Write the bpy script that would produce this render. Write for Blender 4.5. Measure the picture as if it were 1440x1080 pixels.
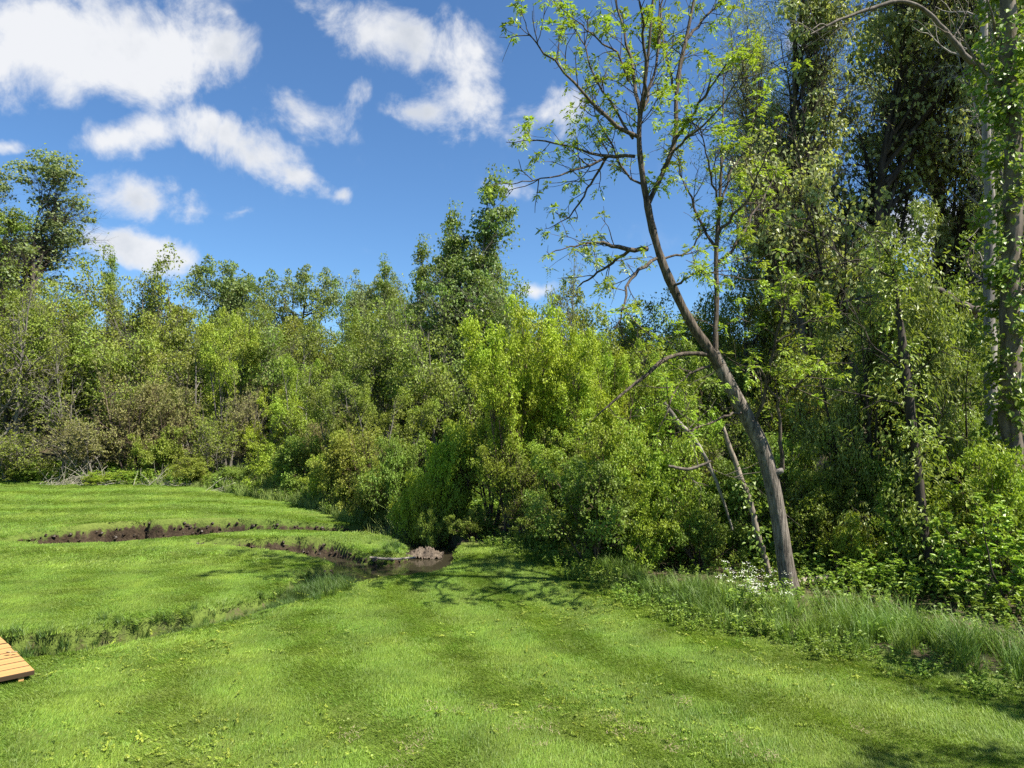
import bpy, math, random
import numpy as np
R = math.radians
sc = bpy.context.scene
for o in list(bpy.data.objects):
    bpy.data.objects.remove(o)
col = sc.collection

# ---------------------------------------------------------------- camera, sky, sun, exposure
F = 1000.0            # focal length in photograph pixels (1440 wide)
CAMZ = 2.2
PITCH = math.atan(60 / F)
cam_d = bpy.data.cameras.new('camera')
cam_d.sensor_width = 36
cam_d.lens = 36 * F / 1440
cam_d.clip_end = 3000
cam = bpy.data.objects.new('camera', cam_d)
col.objects.link(cam)
cam.location = (0, 0, CAMZ)
cam.rotation_euler = (math.pi / 2 + PITCH, 0, 0)
sc.camera = cam

SUN_EL = R(55)
SUN_H = np.array([0.90, -0.44])          # horizontal direction towards the sun: right and behind the camera
SUN_H = SUN_H / np.linalg.norm(SUN_H)
SUN = np.array([SUN_H[0] * math.cos(SUN_EL), SUN_H[1] * math.cos(SUN_EL), math.sin(SUN_EL)])
sun_d = bpy.data.lights.new('sun', 'SUN')
sun_d.energy = 5.0
sun_d.angle = R(0.53)
sun_d.color = (1.0, 0.945, 0.83)
sun = bpy.data.objects.new('sun', sun_d)
col.objects.link(sun)
from mathutils import Vector
sun.rotation_euler = Vector(SUN).to_track_quat('Z', 'Y').to_euler()
sun.location = (20, -12, 40)

w = bpy.data.worlds.new('World')
sc.world = w
w.use_nodes = True
SKY_STRENGTH = 0.058
def build_world():
    nt = w.node_tree
    N, Lk = nt.nodes, nt.links
    N.clear()
    out = N.new('ShaderNodeOutputWorld')
    bg = N.new('ShaderNodeBackground')
    bg.inputs['Strength'].default_value = SKY_STRENGTH
    Lk.new(bg.outputs[0], out.inputs[0])
    sky = N.new('ShaderNodeTexSky')
    sky.sky_type = 'NISHITA'
    sky.sun_disc = False
    sky.sun_elevation = SUN_EL
    sky.sun_rotation = math.atan2(SUN[0], SUN[1])
    sky.air_density = 1.0
    sky.dust_density = 0.1
    sky.ozone_density = 1.6
    def math_(op, a=None, b=None, c=None, clamp=False):
        n = N.new('ShaderNodeMath'); n.operation = op; n.use_clamp = clamp
        for i, v in enumerate((a, b, c)):
            if v is None: continue
            if isinstance(v, (int, float)): n.inputs[i].default_value = v
            else: Lk.new(v, n.inputs[i])
        return n.outputs[0]
    def maprange(v, a, b, c=0.0, d=1.0, smooth=True):
        n = N.new('ShaderNodeMapRange')
        n.interpolation_type = 'SMOOTHSTEP' if smooth else 'LINEAR'
        Lk.new(v, n.inputs['Value'])
        for k, x in zip(('From Min', 'From Max', 'To Min', 'To Max'), (a, b, c, d)):
            n.inputs[k].default_value = x
        return n.outputs[0]
    tc = N.new('ShaderNodeTexCoord')
    sep = N.new('ShaderNodeSeparateXYZ')
    Lk.new(tc.outputs['Generated'], sep.inputs[0])
    ys = math_('MAXIMUM', sep.outputs['Y'], 0.05)
    u = math_('DIVIDE', sep.outputs['X'], ys)
    v = math_('DIVIDE', sep.outputs['Z'], ys)
    comb = N.new('ShaderNodeCombineXYZ')
    Lk.new(u, comb.inputs[0]); Lk.new(v, comb.inputs[1])
    def noise(vec, scale, detail, rough=0.55, dist=0.0):
        n = N.new('ShaderNodeTexNoise')
        n.inputs['Scale'].default_value = scale
        n.inputs['Detail'].default_value = detail
        n.inputs['Roughness'].default_value = rough
        n.inputs['Distortion'].default_value = dist
        Lk.new(vec, n.inputs['Vector'])
        return n
    wn = noise(comb.outputs[0], 7.0, 4, 0.6)
    sub = N.new('ShaderNodeVectorMath'); sub.operation = 'SUBTRACT'
    Lk.new(wn.outputs['Color'], sub.inputs[0]); sub.inputs[1].default_value = (0.5, 0.5, 0.5)
    mul = N.new('ShaderNodeVectorMath'); mul.operation = 'MULTIPLY_ADD'
    Lk.new(sub.outputs[0], mul.inputs[0]); mul.inputs[1].default_value = (0.10, 0.07, 0)
    Lk.new(comb.outputs[0], mul.inputs[2])
    warped = mul.outputs[0]
    # cloud banks: centre, half sizes (photograph pixels), tilt, density
    clouds = [(70, 60, 210, 95, 0, 1.25), (235, 75, 125, 85, 0, 1.2), (170, 190, 95, 38, -6, .9), (330, 200, 105, 44, 22, 1.05),
              (415, 245, 55, 26, 30, .85), (200, 280, 95, 46, 12, .85), (190, 345, 115, 34, 10, 1.1), (430, 150, 100, 46, 20, .62),
              (505, 125, 40, 25, -40, .5), (560, 45, 150, 60, 18, .8), (655, 110, 75, 90, 10, .9), (600, 150, 60, 35, 0, .7),
              (765, 160, 80, 40, -15, .75), (476, 276, 22, 14, -20, .55), (715, 270, 45, 16, 0, .5), (1310, 318, 110, 52, 0, 1.1),
              (1140, 40, 60, 36, 0, .8), (350, 292, 40, 14, 0, .4), (12, 200, 40, 14, 0, .5), (760, 405, 40, 18, 0, .9), (-160, 150, 160, 90, 0, 1.0),
              (1560, 120, 150, 70, 0, 1.0), (300, -120, 220, 80, 0, 1.0), (900, -160, 200, 70, 10, .9)]
    total = None
    cp, sp = math.cos(PITCH), math.sin(PITCH)
    for (px, py, rx, ry, tilt, dens) in clouds:
        a, b = (px - 720) / F, (540 - py) / F
        yy, zz = cp - b * sp, sp + b * cp
        m = N.new('ShaderNodeMapping'); m.vector_type = 'TEXTURE'
        m.inputs['Location'].default_value = (a / yy, zz / yy, 0)
        m.inputs['Rotation'].default_value = (0, 0, R(-tilt))
        m.inputs['Scale'].default_value = (1.22 * rx / F / yy, 1.22 * ry / F / yy, 1)
        Lk.new(warped, m.inputs['Vector'])
        g = N.new('ShaderNodeTexGradient'); g.gradient_type = 'SPHERICAL'
        Lk.new(m.outputs[0], g.inputs[0])
        s = math_('MULTIPLY', g.outputs['Fac'], dens)
        total = s if total is None else math_('SMOOTH_MAX', total, s, 0.12)
    front = maprange(sep.outputs['Y'], 0.25, 0.45)
    total = math_('MULTIPLY', total, front)
    # the rest of the sky carries the same scattered fair-weather clouds
    gen = noise(tc.outputs['Generated'], 4.0, 3, 0.5)
    genv = maprange(gen.outputs['Fac'], 0.52, 0.75, 0.0, 0.9)
    inv = math_('SUBTRACT', 1.0, front)
    up = maprange(sep.outputs['Z'], 0.05, 0.25)
    genv = math_('MULTIPLY', math_('MULTIPLY', genv, inv), up)
    total = math_('MAXIMUM', total, genv)
    fn = noise(tc.outputs['Generated'], 11.0, 9, 0.62, 0.3)
    fv = math_('MULTIPLY_ADD', fn.outputs['Fac'], 2.3, -1.18)
    gate = maprange(total, 0.0, 0.22)
    dens = math_('ADD', total, math_('MULTIPLY', fv, gate))
    alpha = maprange(dens, 0.12, 0.78)
    shade_n = noise(tc.outputs['Generated'], 6.0, 6, 0.6)
    thick = maprange(dens, 0.25, 0.9)
    sn = maprange(shade_n.outputs['Fac'], 0.42, 0.66)
    greyf = math_('MULTIPLY', math_('MULTIPLY', thick, sn), 0.75)
    ccol = N.new('ShaderNodeMix'); ccol.data_type = 'RGBA'
    Lk.new(greyf, ccol.inputs['Factor'])
    k = 1.0 / SKY_STRENGTH
    ccol.inputs[6].default_value = (0.34 * k, 0.345 * k, 0.355 * k, 1)
    ccol.inputs[7].default_value = (0.20 * k, 0.22 * k, 0.25 * k, 1)
    mix = N.new('ShaderNodeMix'); mix.data_type = 'RGBA'
    Lk.new(math_('MULTIPLY', alpha, 0.96), mix.inputs['Factor'])
    tintn = N.new('ShaderNodeMix'); tintn.data_type = 'RGBA'; tintn.blend_type = 'MULTIPLY'
    tintn.inputs['Factor'].default_value = 1.0
    tintn.inputs[7].default_value = (0.60, 0.85, 1.08, 1)
    Lk.new(sky.outputs[0], tintn.inputs[6])
    Lk.new(tintn.outputs[2], mix.inputs[6]); Lk.new(ccol.outputs[2], mix.inputs[7])
    Lk.new(mix.outputs[2], bg.inputs['Color'])
build_world()
w.cycles.sampling_method = 'MANUAL'
w.cycles.sample_map_resolution = 256

vs = sc.view_settings
vs.view_transform = 'Standard'
vs.look = 'None'
vs.exposure = 1.42
vs.gamma = 1.0
vs.use_curve_mapping = False
cy = sc.cycles
cy.max_bounces = 6
cy.diffuse_bounces = 3
cy.glossy_bounces = 2
cy.transmission_bounces = 3
cy.transparent_max_bounces = 4
cy.caustics_reflective = False
cy.caustics_refractive = False
cy.use_denoising = False

# ---------------------------------------------------------------- helpers
CP, SP = math.cos(PITCH), math.sin(PITCH)
def ray(px, py):
    a, b = (px - 720) / F, (540 - py) / F
    return np.array([a, CP - b * SP, SP + b * CP])
def at(px, py, z=0.0):
    """the point of the level z that the photograph shows at (px, py)"""
    r = ray(px, py); t = (z - CAMZ) / r[2]
    return np.array([r[0] * t, r[1] * t, z])
def dep(px, py, y):
    """the point at distance y that the photograph shows at (px, py)"""
    r = ray(px, py); t = y / r[1]
    return np.array([r[0] * t, y, CAMZ + r[2] * t])

def nrm(v):
    return v / np.maximum(np.linalg.norm(v, axis=-1, keepdims=True), 1e-9)
def sstep(a, b, x):
    t = np.clip((x - a) / (b - a), 0, 1)
    return t * t * (3 - 2 * t)

class Acc:
    """collects vertices, faces of three or four corners and one random value per vertex, builds one mesh"""
    def __init__(s):
        s.v, s.q, s.t, s.a, s.n = [], [], [], [], 0
    def add(s, v, q=None, t=None, tint=None):
        v = np.asarray(v, float).reshape(-1, 3)
        if q is not None: s.q.append(np.asarray(q, np.int64).reshape(-1, 4) + s.n)
        if t is not None: s.t.append(np.asarray(t, np.int64).reshape(-1, 3) + s.n)
        s.v.append(v)
        s.a.append(np.full(len(v), 0.5) if tint is None else np.broadcast_to(tint, (len(v),)))
        s.n += len(v)
    def mesh(s, name, mats, smooth=False):
        me = bpy.data.meshes.new(name)
        V = np.concatenate(s.v) if s.v else np.zeros((0, 3))
        q = np.concatenate(s.q) if s.q else np.zeros((0, 4), np.int64)
        t = np.concatenate(s.t) if s.t else np.zeros((0, 3), np.int64)
        me.vertices.add(len(V)); me.vertices.foreach_set('co', V.astype(np.float32).ravel())
        loops = np.concatenate([q.ravel(), t.ravel()]).astype(np.int32)
        me.loops.add(len(loops)); me.loops.foreach_set('vertex_index', loops)
        st = np.concatenate([np.arange(len(q)) * 4, len(q) * 4 + np.arange(len(t)) * 3]).astype(np.int32)
        me.polygons.add(len(st)); me.polygons.foreach_set('loop_start', st)
        me.polygons.foreach_set('use_smooth', np.full(len(st), smooth))
        at_ = me.attributes.new('tint', 'FLOAT', 'POINT')
        at_.data.foreach_set('value', np.concatenate(s.a).astype(np.float32))
        for m in (mats if isinstance(mats, (list, tuple)) else [mats]): me.materials.append(m)
        me.update(calc_edges=True)
        return me
    def box(s, c, ax, ay, az, tint=None):
        c, ax, ay, az = map(np.asarray, (c, ax, ay, az))
        v = [c + i * ax + j * ay + k * az for k in (-1, 1) for j in (-1, 1) for i in (-1, 1)]
        s.add(v, [(0, 2, 3, 1), (4, 5, 7, 6), (0, 1, 5, 4), (2, 6, 7, 3), (0, 4, 6, 2), (1, 3, 7, 5)], tint=tint)

def obj(name, me, parent=None, loc=None, color=None):
    o = bpy.data.objects.new(name, me)
    col.objects.link(o)
    if parent is not None: o.parent = parent
    if loc is not None: o.location = loc
    if color is not None: o.color = (*color, 1)
    return o
def tag(o, label=None, cat=None, group=None, kind=None):
    if label: o['label'] = label
    if cat: o['category'] = cat
    if group: o['group'] = group
    if kind: o['kind'] = kind
    return o
def empty(name, loc, rz=0.0):
    e = bpy.data.objects.new(name, None)
    e.empty_display_size = 0.3
    e.location = loc; e.rotation_euler = (0, 0, rz)
    col.objects.link(e)
    return e

# ---------------------------------------------------------------- materials
class NT:
    def __init__(s, name):
        s.m = bpy.data.materials.new(name); s.m.use_nodes = True
        s.t = s.m.node_tree; s.t.nodes.clear()
    def n(s, typ, **kw):
        x = s.t.nodes.new(typ)
        for k, v in kw.items(): setattr(x, k, v)
        return x
    def l(s, a, b): s.t.links.new(a, b)
    def put(s, sock, v):
        if isinstance(v, bpy.types.NodeSocket): s.l(v, sock)
        else: sock.default_value = v
    def math(s, op, a, b=None, clamp=False):
        x = s.n('ShaderNodeMath', operation=op, use_clamp=clamp)
        s.put(x.inputs[0], a)
        if b is not None: s.put(x.inputs[1], b)
        return x.outputs[0]
    def rng(s, v, a, b, c=0.0, d=1.0):
        x = s.n('ShaderNodeMapRange'); s.l(v, x.inputs['Value'])
        for k, y in zip(('From Min', 'From Max', 'To Min', 'To Max'), (a, b, c, d)): x.inputs[k].default_value = y
        return x.outputs[0]
    def mix(s, f, a, b, mode='MIX'):
        x = s.n('ShaderNodeMix', data_type='RGBA', blend_type=mode)
        s.put(x.inputs['Factor'], f)
        s.put(x.inputs[6], a if isinstance(a, bpy.types.NodeSocket) else (*a, 1))
        s.put(x.inputs[7], b if isinstance(b, bpy.types.NodeSocket) else (*b, 1))
        return x.outputs[2]
    def noise(s, scale, detail=3, rough=0.5, vec=None, dist=0.0, color=False):
        x = s.n('ShaderNodeTexNoise')
        x.inputs['Scale'].default_value = scale; x.inputs['Detail'].default_value = detail
        x.inputs['Roughness'].default_value = rough; x.inputs['Distortion'].default_value = dist
        if vec is not None: s.l(vec, x.inputs['Vector'])
        return x.outputs['Color' if color else 'Fac']
    def pos(s): return s.n('ShaderNodeNewGeometry').outputs['Position']
    def attr(s, name): return s.n('ShaderNodeAttribute', attribute_name=name).outputs['Fac']
    def scale(s, vec, k):
        x = s.n('ShaderNodeVectorMath', operation='MULTIPLY'); s.l(vec, x.inputs[0]); x.inputs[1].default_value = k
        return x.outputs[0]
    def bsdf(s, base, rough=0.6, spec=0.3, bump=None, bs=0.5, bd=0.02):
        p = s.n('ShaderNodeBsdfPrincipled')
        s.put(p.inputs['Base Color'], base if isinstance(base, bpy.types.NodeSocket) else (*base, 1))
        s.put(p.inputs['Roughness'], rough)
        p.inputs['Specular IOR Level'].default_value = spec
        if bump is not None:
            b = s.n('ShaderNodeBump'); b.inputs['Strength'].default_value = bs; b.inputs['Distance'].default_value = bd
            s.l(bump, b.inputs['Height']); s.l(b.outputs[0], p.inputs['Normal'])
        return p.outputs[0]
    def out(s, sh):
        o = s.n('ShaderNodeOutputMaterial'); s.l(sh, o.inputs[0]); return s.m

def leaf_material(name, rough=0.5, spec=0.3, trans=0.33, var=0.55, young=0.25):
    k = NT(name)
    oi = k.n('ShaderNodeObjectInfo')
    tint = k.attr('tint')
    c = oi.outputs['Color']
    v = k.rng(tint, 0, 1, 1 - var * 0.5, 1 + var * 0.5)
    sc_ = k.n('ShaderNodeVectorMath', operation='SCALE'); k.l(c, sc_.inputs[0]); k.l(v, sc_.inputs['Scale'])
    # some leaves are younger, yellower
    y = k.rng(tint, 0.7, 1.0, 0, young)
    c2 = k.mix(y, sc_.outputs[0], (0.25, 0.27, 0.03))
    # whole limbs differ a little from each other
    pn = k.noise(1.1, 2, 0.5, vec=k.pos())
    hs = k.n('ShaderNodeHueSaturation')
    k.l(k.rng(pn, 0.3, 0.7, 0.485, 0.515), hs.inputs['Hue'])
    k.l(k.rng(pn, 0.3, 0.7, 0.82, 1.15), hs.inputs['Value'])
    k.l(c2, hs.inputs['Color'])
    sh = k.bsdf(hs.outputs[0], rough, spec)
    tr = k.n('ShaderNodeBsdfTranslucent')
    k.l(k.mix(1.0, hs.outputs[0], (1.25, 1.25, 0.6), 'MULTIPLY'), tr.inputs[0])
    mx = k.n('ShaderNodeMixShader'); mx.inputs[0].default_value = trans
    k.l(sh, mx.inputs[1]); k.l(tr.outputs[0], mx.inputs[2])
    return k.out(mx.outputs[0])
M_LEAF = leaf_material('leaf')
M_GLOSSLEAF = leaf_material('glossy_leaf', 0.46, 0.40, 0.46, 0.55, 0.08)
M_NEARLEAF = leaf_material('broad_leaf', 0.42, 0.42, 0.36, 0.5, 0.15)

def bark_material(name, stretch=(9, 9, 1.6), amount=0.6, bd=0.02):
    k = NT(name)
    oi = k.n('ShaderNodeObjectInfo')
    tc = k.n('ShaderNodeTexCoord').outputs['Object']
    n1 = k.noise(1.0, 6, 0.62, vec=k.scale(tc, stretch), dist=0.6)
    n2 = k.noise(2.2, 4, 0.6, vec=tc)
    v = k.math('MULTIPLY', k.rng(n1, 0.32, 0.68, 1 - amount, 1 + amount * 0.6), k.rng(n2, 0.3, 0.7, 0.75, 1.2))
    s = k.n('ShaderNodeVectorMath', operation='SCALE'); k.l(oi.outputs['Color'], s.inputs[0]); k.l(v, s.inputs['Scale'])
    return k.out(k.bsdf(s.outputs[0], 0.85, 0.15, bump=n1, bs=0.9, bd=bd))
M_BARK = bark_material('bark')
M_HEROBARK = bark_material('furrowed_bark', (34, 34, 4.5), 0.8, 0.03)

def grass_material(name, a, b, yellow, trans=0.3, patch=True):
    k = NT(name)
    p = k.pos()
    tint = k.attr('tint')
    oi = k.n('ShaderNodeObjectInfo').outputs['Random']
    c = k.mix(tint, a, b)
    if patch:
        n = k.noise(0.55, 4, 0.6, vec=p)
        c = k.mix(k.rng(n, 0.45, 0.75, 0, 0.5), c, yellow)
        n2 = k.noise(1.7, 4, 0.6, vec=p, dist=0.4)
        hs = k.n('ShaderNodeHueSaturation')
        k.l(k.rng(n2, 0.3, 0.7, 0.68, 1.28), hs.inputs['Value']); k.l(c, hs.inputs['Color'])
        k.l(k.rng(oi, 0, 1, 0.488, 0.512), hs.inputs['Hue'])
        c = hs.outputs[0]
    sh = k.bsdf(c, 0.5, 0.3)
    tr = k.n('ShaderNodeBsdfTranslucent'); k.l(k.mix(1.0, c, (1.2, 1.2, 0.6), 'MULTIPLY'), tr.inputs[0])
    mx = k.n('ShaderNodeMixShader'); mx.inputs[0].default_value = trans
    k.l(sh, mx.inputs[1]); k.l(tr.outputs[0], mx.inputs[2])
    return k.out(mx.outputs[0])
M_LAWN = grass_material('lawn_blade', (0.098, 0.178, 0.02), (0.195, 0.295, 0.038), (0.245, 0.31, 0.04))
M_CLOVER = grass_material('clover_leaf', (0.15, 0.22, 0.03), (0.26, 0.33, 0.045), (0.30, 0.33, 0.04))
M_THATCH = grass_material('dry_blade', (0.20, 0.16, 0.09), (0.34, 0.28, 0.17), (0.3, 0.25, 0.14), 0.15, False)
M_TALL = grass_material('tall_blade', (0.075, 0.145, 0.024), (0.17, 0.265, 0.045), (0.20, 0.27, 0.04))
M_DITCH = grass_material('ditch_blade', (0.03, 0.07, 0.012), (0.10, 0.17, 0.03), (0.12, 0.17, 0.03))  # long dark grass, its green darkened further for the shade inside the ditch
M_MEADOW = grass_material('meadow_blade', (0.14, 0.21, 0.05), (0.27, 0.34, 0.09), (0.30, 0.34, 0.09))
M_FORB = grass_material('forb_leaf', (0.10, 0.175, 0.025), (0.20, 0.30, 0.038), (0.24, 0.31, 0.038))
M_STRAW = grass_material('pale_straw', (0.30, 0.27, 0.21), (0.48, 0.44, 0.36), (0.4, 0.4, 0.3), 0.1, False)
M_PETAL = grass_material('white_petal', (0.7, 0.72, 0.62), (0.8, 0.8, 0.74), (0.8, 0.8, 0.7), 0.2, False)
M_SOILCLOD = grass_material('soil_clod', (0.018, 0.013, 0.009), (0.075, 0.053, 0.033), (0.1, 0.08, 0.05), 0.0, False)

def ground_material():
    k = NT('ground')
    p = k.pos()
    soil, wood = k.attr('soil'), k.attr('wood')
    n1 = k.noise(3, 5, 0.6, vec=p); n2 = k.noise(22, 5, 0.65, vec=p); n3 = k.noise(0.5, 3, 0.5, vec=p)
    grass = k.mix(k.rng(n2, 0.3, 0.7), (0.045, 0.075, 0.012), (0.12, 0.17, 0.03))
    grass = k.mix(k.rng(n3, 0.4, 0.7, 0, 0.5), grass, (0.15, 0.17, 0.04))
    dirt = k.mix(k.rng(n2, 0.3, 0.72), (0.012, 0.008, 0.005), (0.062, 0.043, 0.026))
    dirt = k.mix(k.rng(n1, 0.45, 0.7, 0, 0.6), dirt, (0.085, 0.062, 0.040))
    litter = k.mix(k.rng(n2, 0.3, 0.7), (0.035, 0.028, 0.016), (0.11, 0.085, 0.05))
    litter = k.mix(k.rng(n1, 0.45, 0.65, 0, 0.7), litter, (0.05, 0.08, 0.02))
    c = k.mix(k.rng(k.math('ADD', wood, k.rng(n2, 0.3, 0.7, -0.2, 0.2)), 0.35, 0.65), grass, litter)
    c = k.mix(k.rng(k.math('ADD', soil, k.rng(n2, 0.3, 0.7, -0.25, 0.25)), 0.35, 0.6), c, dirt)
    return k.out(k.bsdf(c, 0.9, 0.15, bump=n2, bs=0.8, bd=0.04))
M_GROUND = ground_material()

# ---------------------------------------------------------------- terrain
def poly_px(pts): return np.array([at(x, y)[:2] for x, y in pts])
EDGE_L = poly_px([(-420, 684), (-200, 686), (0, 690), (150, 694), (300, 700), (400, 710), (470, 726), (520, 736)])
EDGE_M = poly_px([(560, 748), (600, 764), (640, 766)])
EDGE_R = poly_px([(690, 769), (720, 777), (780, 795), (830, 818), (900, 843), (940, 856), (1000, 884), (1100, 906), (1250, 934), (1440, 974), (1700, 1035)])
EDGE = np.concatenate([EDGE_L, EDGE_M, EDGE_R])
LAWN = np.concatenate([EDGE, np.array([[9, 2], [14, -60], [-80, -60], [-80, 22]])])
def inside(poly, x, y):
    r = np.zeros(x.shape, bool)
    j = len(poly) - 1
    for i in range(len(poly)):
        xi, yi = poly[i]; xj, yj = poly[j]
        if yi != yj:
            r ^= ((yi > y) != (yj > y)) & (x < (xj - xi) * (y - yi) / (yj - yi) + xi)
        j = i
    return r
def poly_dist(line, x, y):
    """distance to a polyline, and the position along it as segment number plus fraction"""
    best = np.full(x.shape, 1e9); para = np.zeros(x.shape)
    for i in range(len(line) - 1):
        a, b = line[i][:2], line[i + 1][:2]
        d = b - a
        t = np.clip(((x - a[0]) * d[0] + (y - a[1]) * d[1]) / max(d @ d, 1e-9), 0, 1)
        dd = np.hypot(x - a[0] - t * d[0], y - a[1] - t * d[1])
        m = dd < best
        best = np.where(m, dd, best); para = np.where(m, i + t, para)
    return best, para
def value_noise(x, y, f, seed):
    t = np.random.default_rng(seed).uniform(-1, 1, (64, 64))
    u, v = x * f, y * f
    i, j = np.floor(u).astype(int), np.floor(v).astype(int)
    a, b = u - i, v - j
    a, b = a * a * (3 - 2 * a), b * b * (3 - 2 * b)
    q = lambda p, r: t[p % 64, r % 64]
    return (q(i, j) * (1 - a) + q(i + 1, j) * a) * (1 - b) + (q(i, j + 1) * (1 - a) + q(i + 1, j + 1) * a) * b
def edge_noise(x, y):
    return value_noise(x, y, 1.1, 1) * .8 + value_noise(x, y, 2.9, 2) * .5 + value_noise(x, y, 6.3, 3) * .3
# channel: pixel, half width, depth
CH = [
    [(-330, 908, .5, .5), (-60, 908, .5, .5), (60, 902, .5, .5), (120, 896, .48, .46), (210, 884, .42, .38), (300, 867, .36, .28), (400, 845, .32, .18),
     (450, 822, .45, .15), (500, 802, .9, .25), (548, 793, 1.1, .33), (592, 783, .75, .36), (612, 770, .5, .36), (600, 758, .6, .45), (560, 750, .8, .52)],
    [(48, 753, .6, .45), (95, 752, 1.2, .70), (200, 749, 1.3, .72), (300, 744, 1.1, .6), (360, 742, .7, .45), (450, 741, .6, .42), (520, 741, .9, .5), (560, 750, .8, .55)],
    [(285, 764, .3, .10), (340, 766, .35, .2), (390, 767, .5, .34), (440, 769, .5, .34), (480, 778, .5, .28), (530, 790, .7, .30)],
]
CHW = [np.array([[*at(p[0], p[1])[:2], p[2], p[3]] for p in c]) for c in CH]
def channel(x, y):
    dep_, shore = np.zeros(x.shape), np.full(x.shape, 9.0)
    en = edge_noise(x, y)
    for c in CHW:
        d, t = poly_dist(c, x, y)
        i = np.clip(t.astype(int), 0, len(c) - 2); f = t - i
        hw = c[i, 2] * (1 - f) + c[i + 1, 2] * f
        de = c[i, 3] * (1 - f) + c[i + 1, 3] * f
        q = d / hw + en * 0.16 * np.minimum(1, de / .3)
        pr = de * (1 - sstep(0.84, 1.0, q))
        dep_ = np.maximum(dep_, pr)
        shore = np.minimum(shore, d - hw)
    return dep_, shore
def ground_z(x, y):
    x, y = np.asarray(x, float), np.asarray(y, float)
    z = 0.025 * np.sin(x * 0.9 + 0.5 * y) + 0.02 * np.sin(y * 1.3 - x * 0.4)
    z = z + 0.14 * np.exp(-(((x - 0.25) / 1.0) ** 2 + ((y - 12.2) / 1.5) ** 2))
    z = z + 0.12 * np.exp(-(((x + 3.2) / 1.6) ** 2 + ((y - 14.0) / 0.5) ** 2))
    z = z + 6.5 * sstep(27, 62, y + 0.25 * np.abs(x)) + 0.35 * sstep(4.0, 0.0, np.hypot(x, y))
    z = z + 0.5 * sstep(15, 26, y) * sstep(-3, -12, x)*0.5
    z = z + 0.10 * sstep(14.6, 15.6, y) * sstep(-3.5, -5.5, x)
    return z - channel(x, y)[0]
def axis(parts):
    out = []
    for a, b, s in parts: out += list(np.arange(a, b - 1e-6, s))
    return np.array(out + [parts[-1][1]])
def stretch(a, b, n): 
    return list(a + (b - a) * (np.linspace(0, 1, n) ** 2.4))
gx = np.concatenate([np.array(stretch(-24, -420, 22))[::-1][:-1], axis([(-24, -12, .3), (-12, 0.6, .06), (0.6, 9, .2), (9, 24, .6)])[:-1], np.array(stretch(24, 420, 22))])
gy = np.concatenate([np.array(stretch(2, -200, 16))[::-1][:-1], axis([(2, 6, .2), (6, 16.6, .06), (16.6, 30, .3), (30, 64, 1.0)])[:-1], np.array(stretch(64, 900, 22))])
GX, GY = np.meshgrid(gx, gy)
GZ = ground_z(GX, GY)
chd, shore = channel(GX, GY)
# fine crumbling of the eroded banks
rr = np.random.default_rng(3)
GZ = GZ + np.where(chd > 0.04, rr.normal(0, 0.018, GZ.shape), 0)
ny, nx = GX.shape
idx = np.arange(nx * ny).reshape(ny, nx)
acc = Acc()
acc.add(np.stack([GX, GY, GZ], -1), np.stack([idx[:-1, :-1], idx[:-1, 1:], idx[1:, 1:], idx[1:, :-1]], -1))
gme = acc.mesh('ground', M_GROUND, True)
lawn_m = inside(LAWN, GX, GY)
dz_y = np.gradient(GZ, axis=0) / np.gradient(GY, axis=0); dz_x = np.gradient(GZ, axis=1) / np.gradient(GX, axis=1)
slope = np.hypot(dz_x, dz_y)
def wet_mask(x, y):
    p = at(520, 793)
    return np.exp(-(((x - p[0]) / 0.9) ** 2 + ((y - p[1]) / 0.7) ** 2))
soil = sstep(10.6, 11.4, GY) * np.clip(sstep(0.25, 0.9, slope) * (chd > 0.03) * sstep(0.1, 0.28, chd + 0.05) + sstep(0.26, 0.36, chd) * 0.8, 0, 1)
a_ = gme.attributes.new('soil', 'FLOAT', 'POINT'); a_.data.foreach_set('value', soil.astype(np.float32).ravel())
wood = np.where(lawn_m, ((chd > .03) & (GY < 11)) * .5, sstep(0.0, 0.6, poly_dist(EDGE, GX, GY)[0]))  # half litter colour in the ditch adds to its painted shade
a_ = gme.attributes.new('wood', 'FLOAT', 'POINT'); a_.data.foreach_set('value', wood.astype(np.float32).ravel())
tag(obj('ground', gme), 'mown lawn, creek bed and woodland floor', 'ground', kind='structure')

def water():
    k = NT('creek_water')
    n = k.noise(6, 3, 0.5, vec=k.pos())
    p = k.n('ShaderNodeBsdfPrincipled')
    p.inputs['Base Color'].default_value = (0.030, 0.026, 0.016, 1)
    p.inputs['Roughness'].default_value = 0.06
    p.inputs['IOR'].default_value = 1.33
    b = k.n('ShaderNodeBump'); b.inputs['Strength'].default_value = 0.12; b.inputs['Distance'].default_value = 0.02
    k.l(n, b.inputs['Height']); k.l(b.outputs[0], p.inputs['Normal'])
    m = k.out(p.outputs[0])
    a = Acc()
    xs = np.linspace(-3.7, 0.0, 24); ys = np.linspace(10.2, 16, 20)
    X, Y = np.meshgrid(xs, ys); i = np.arange(X.size).reshape(X.shape)
    a.add(np.stack([X, Y, np.full(X.shape, -0.235)], -1), np.stack([i[:-1, :-1], i[:-1, 1:], i[1:, 1:], i[1:, :-1]], -1))
    tag(obj('creek_water', a.mesh('creek_water', m, True)), 'dark still water in the creek bed', 'water', kind='structure')
water()

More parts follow.
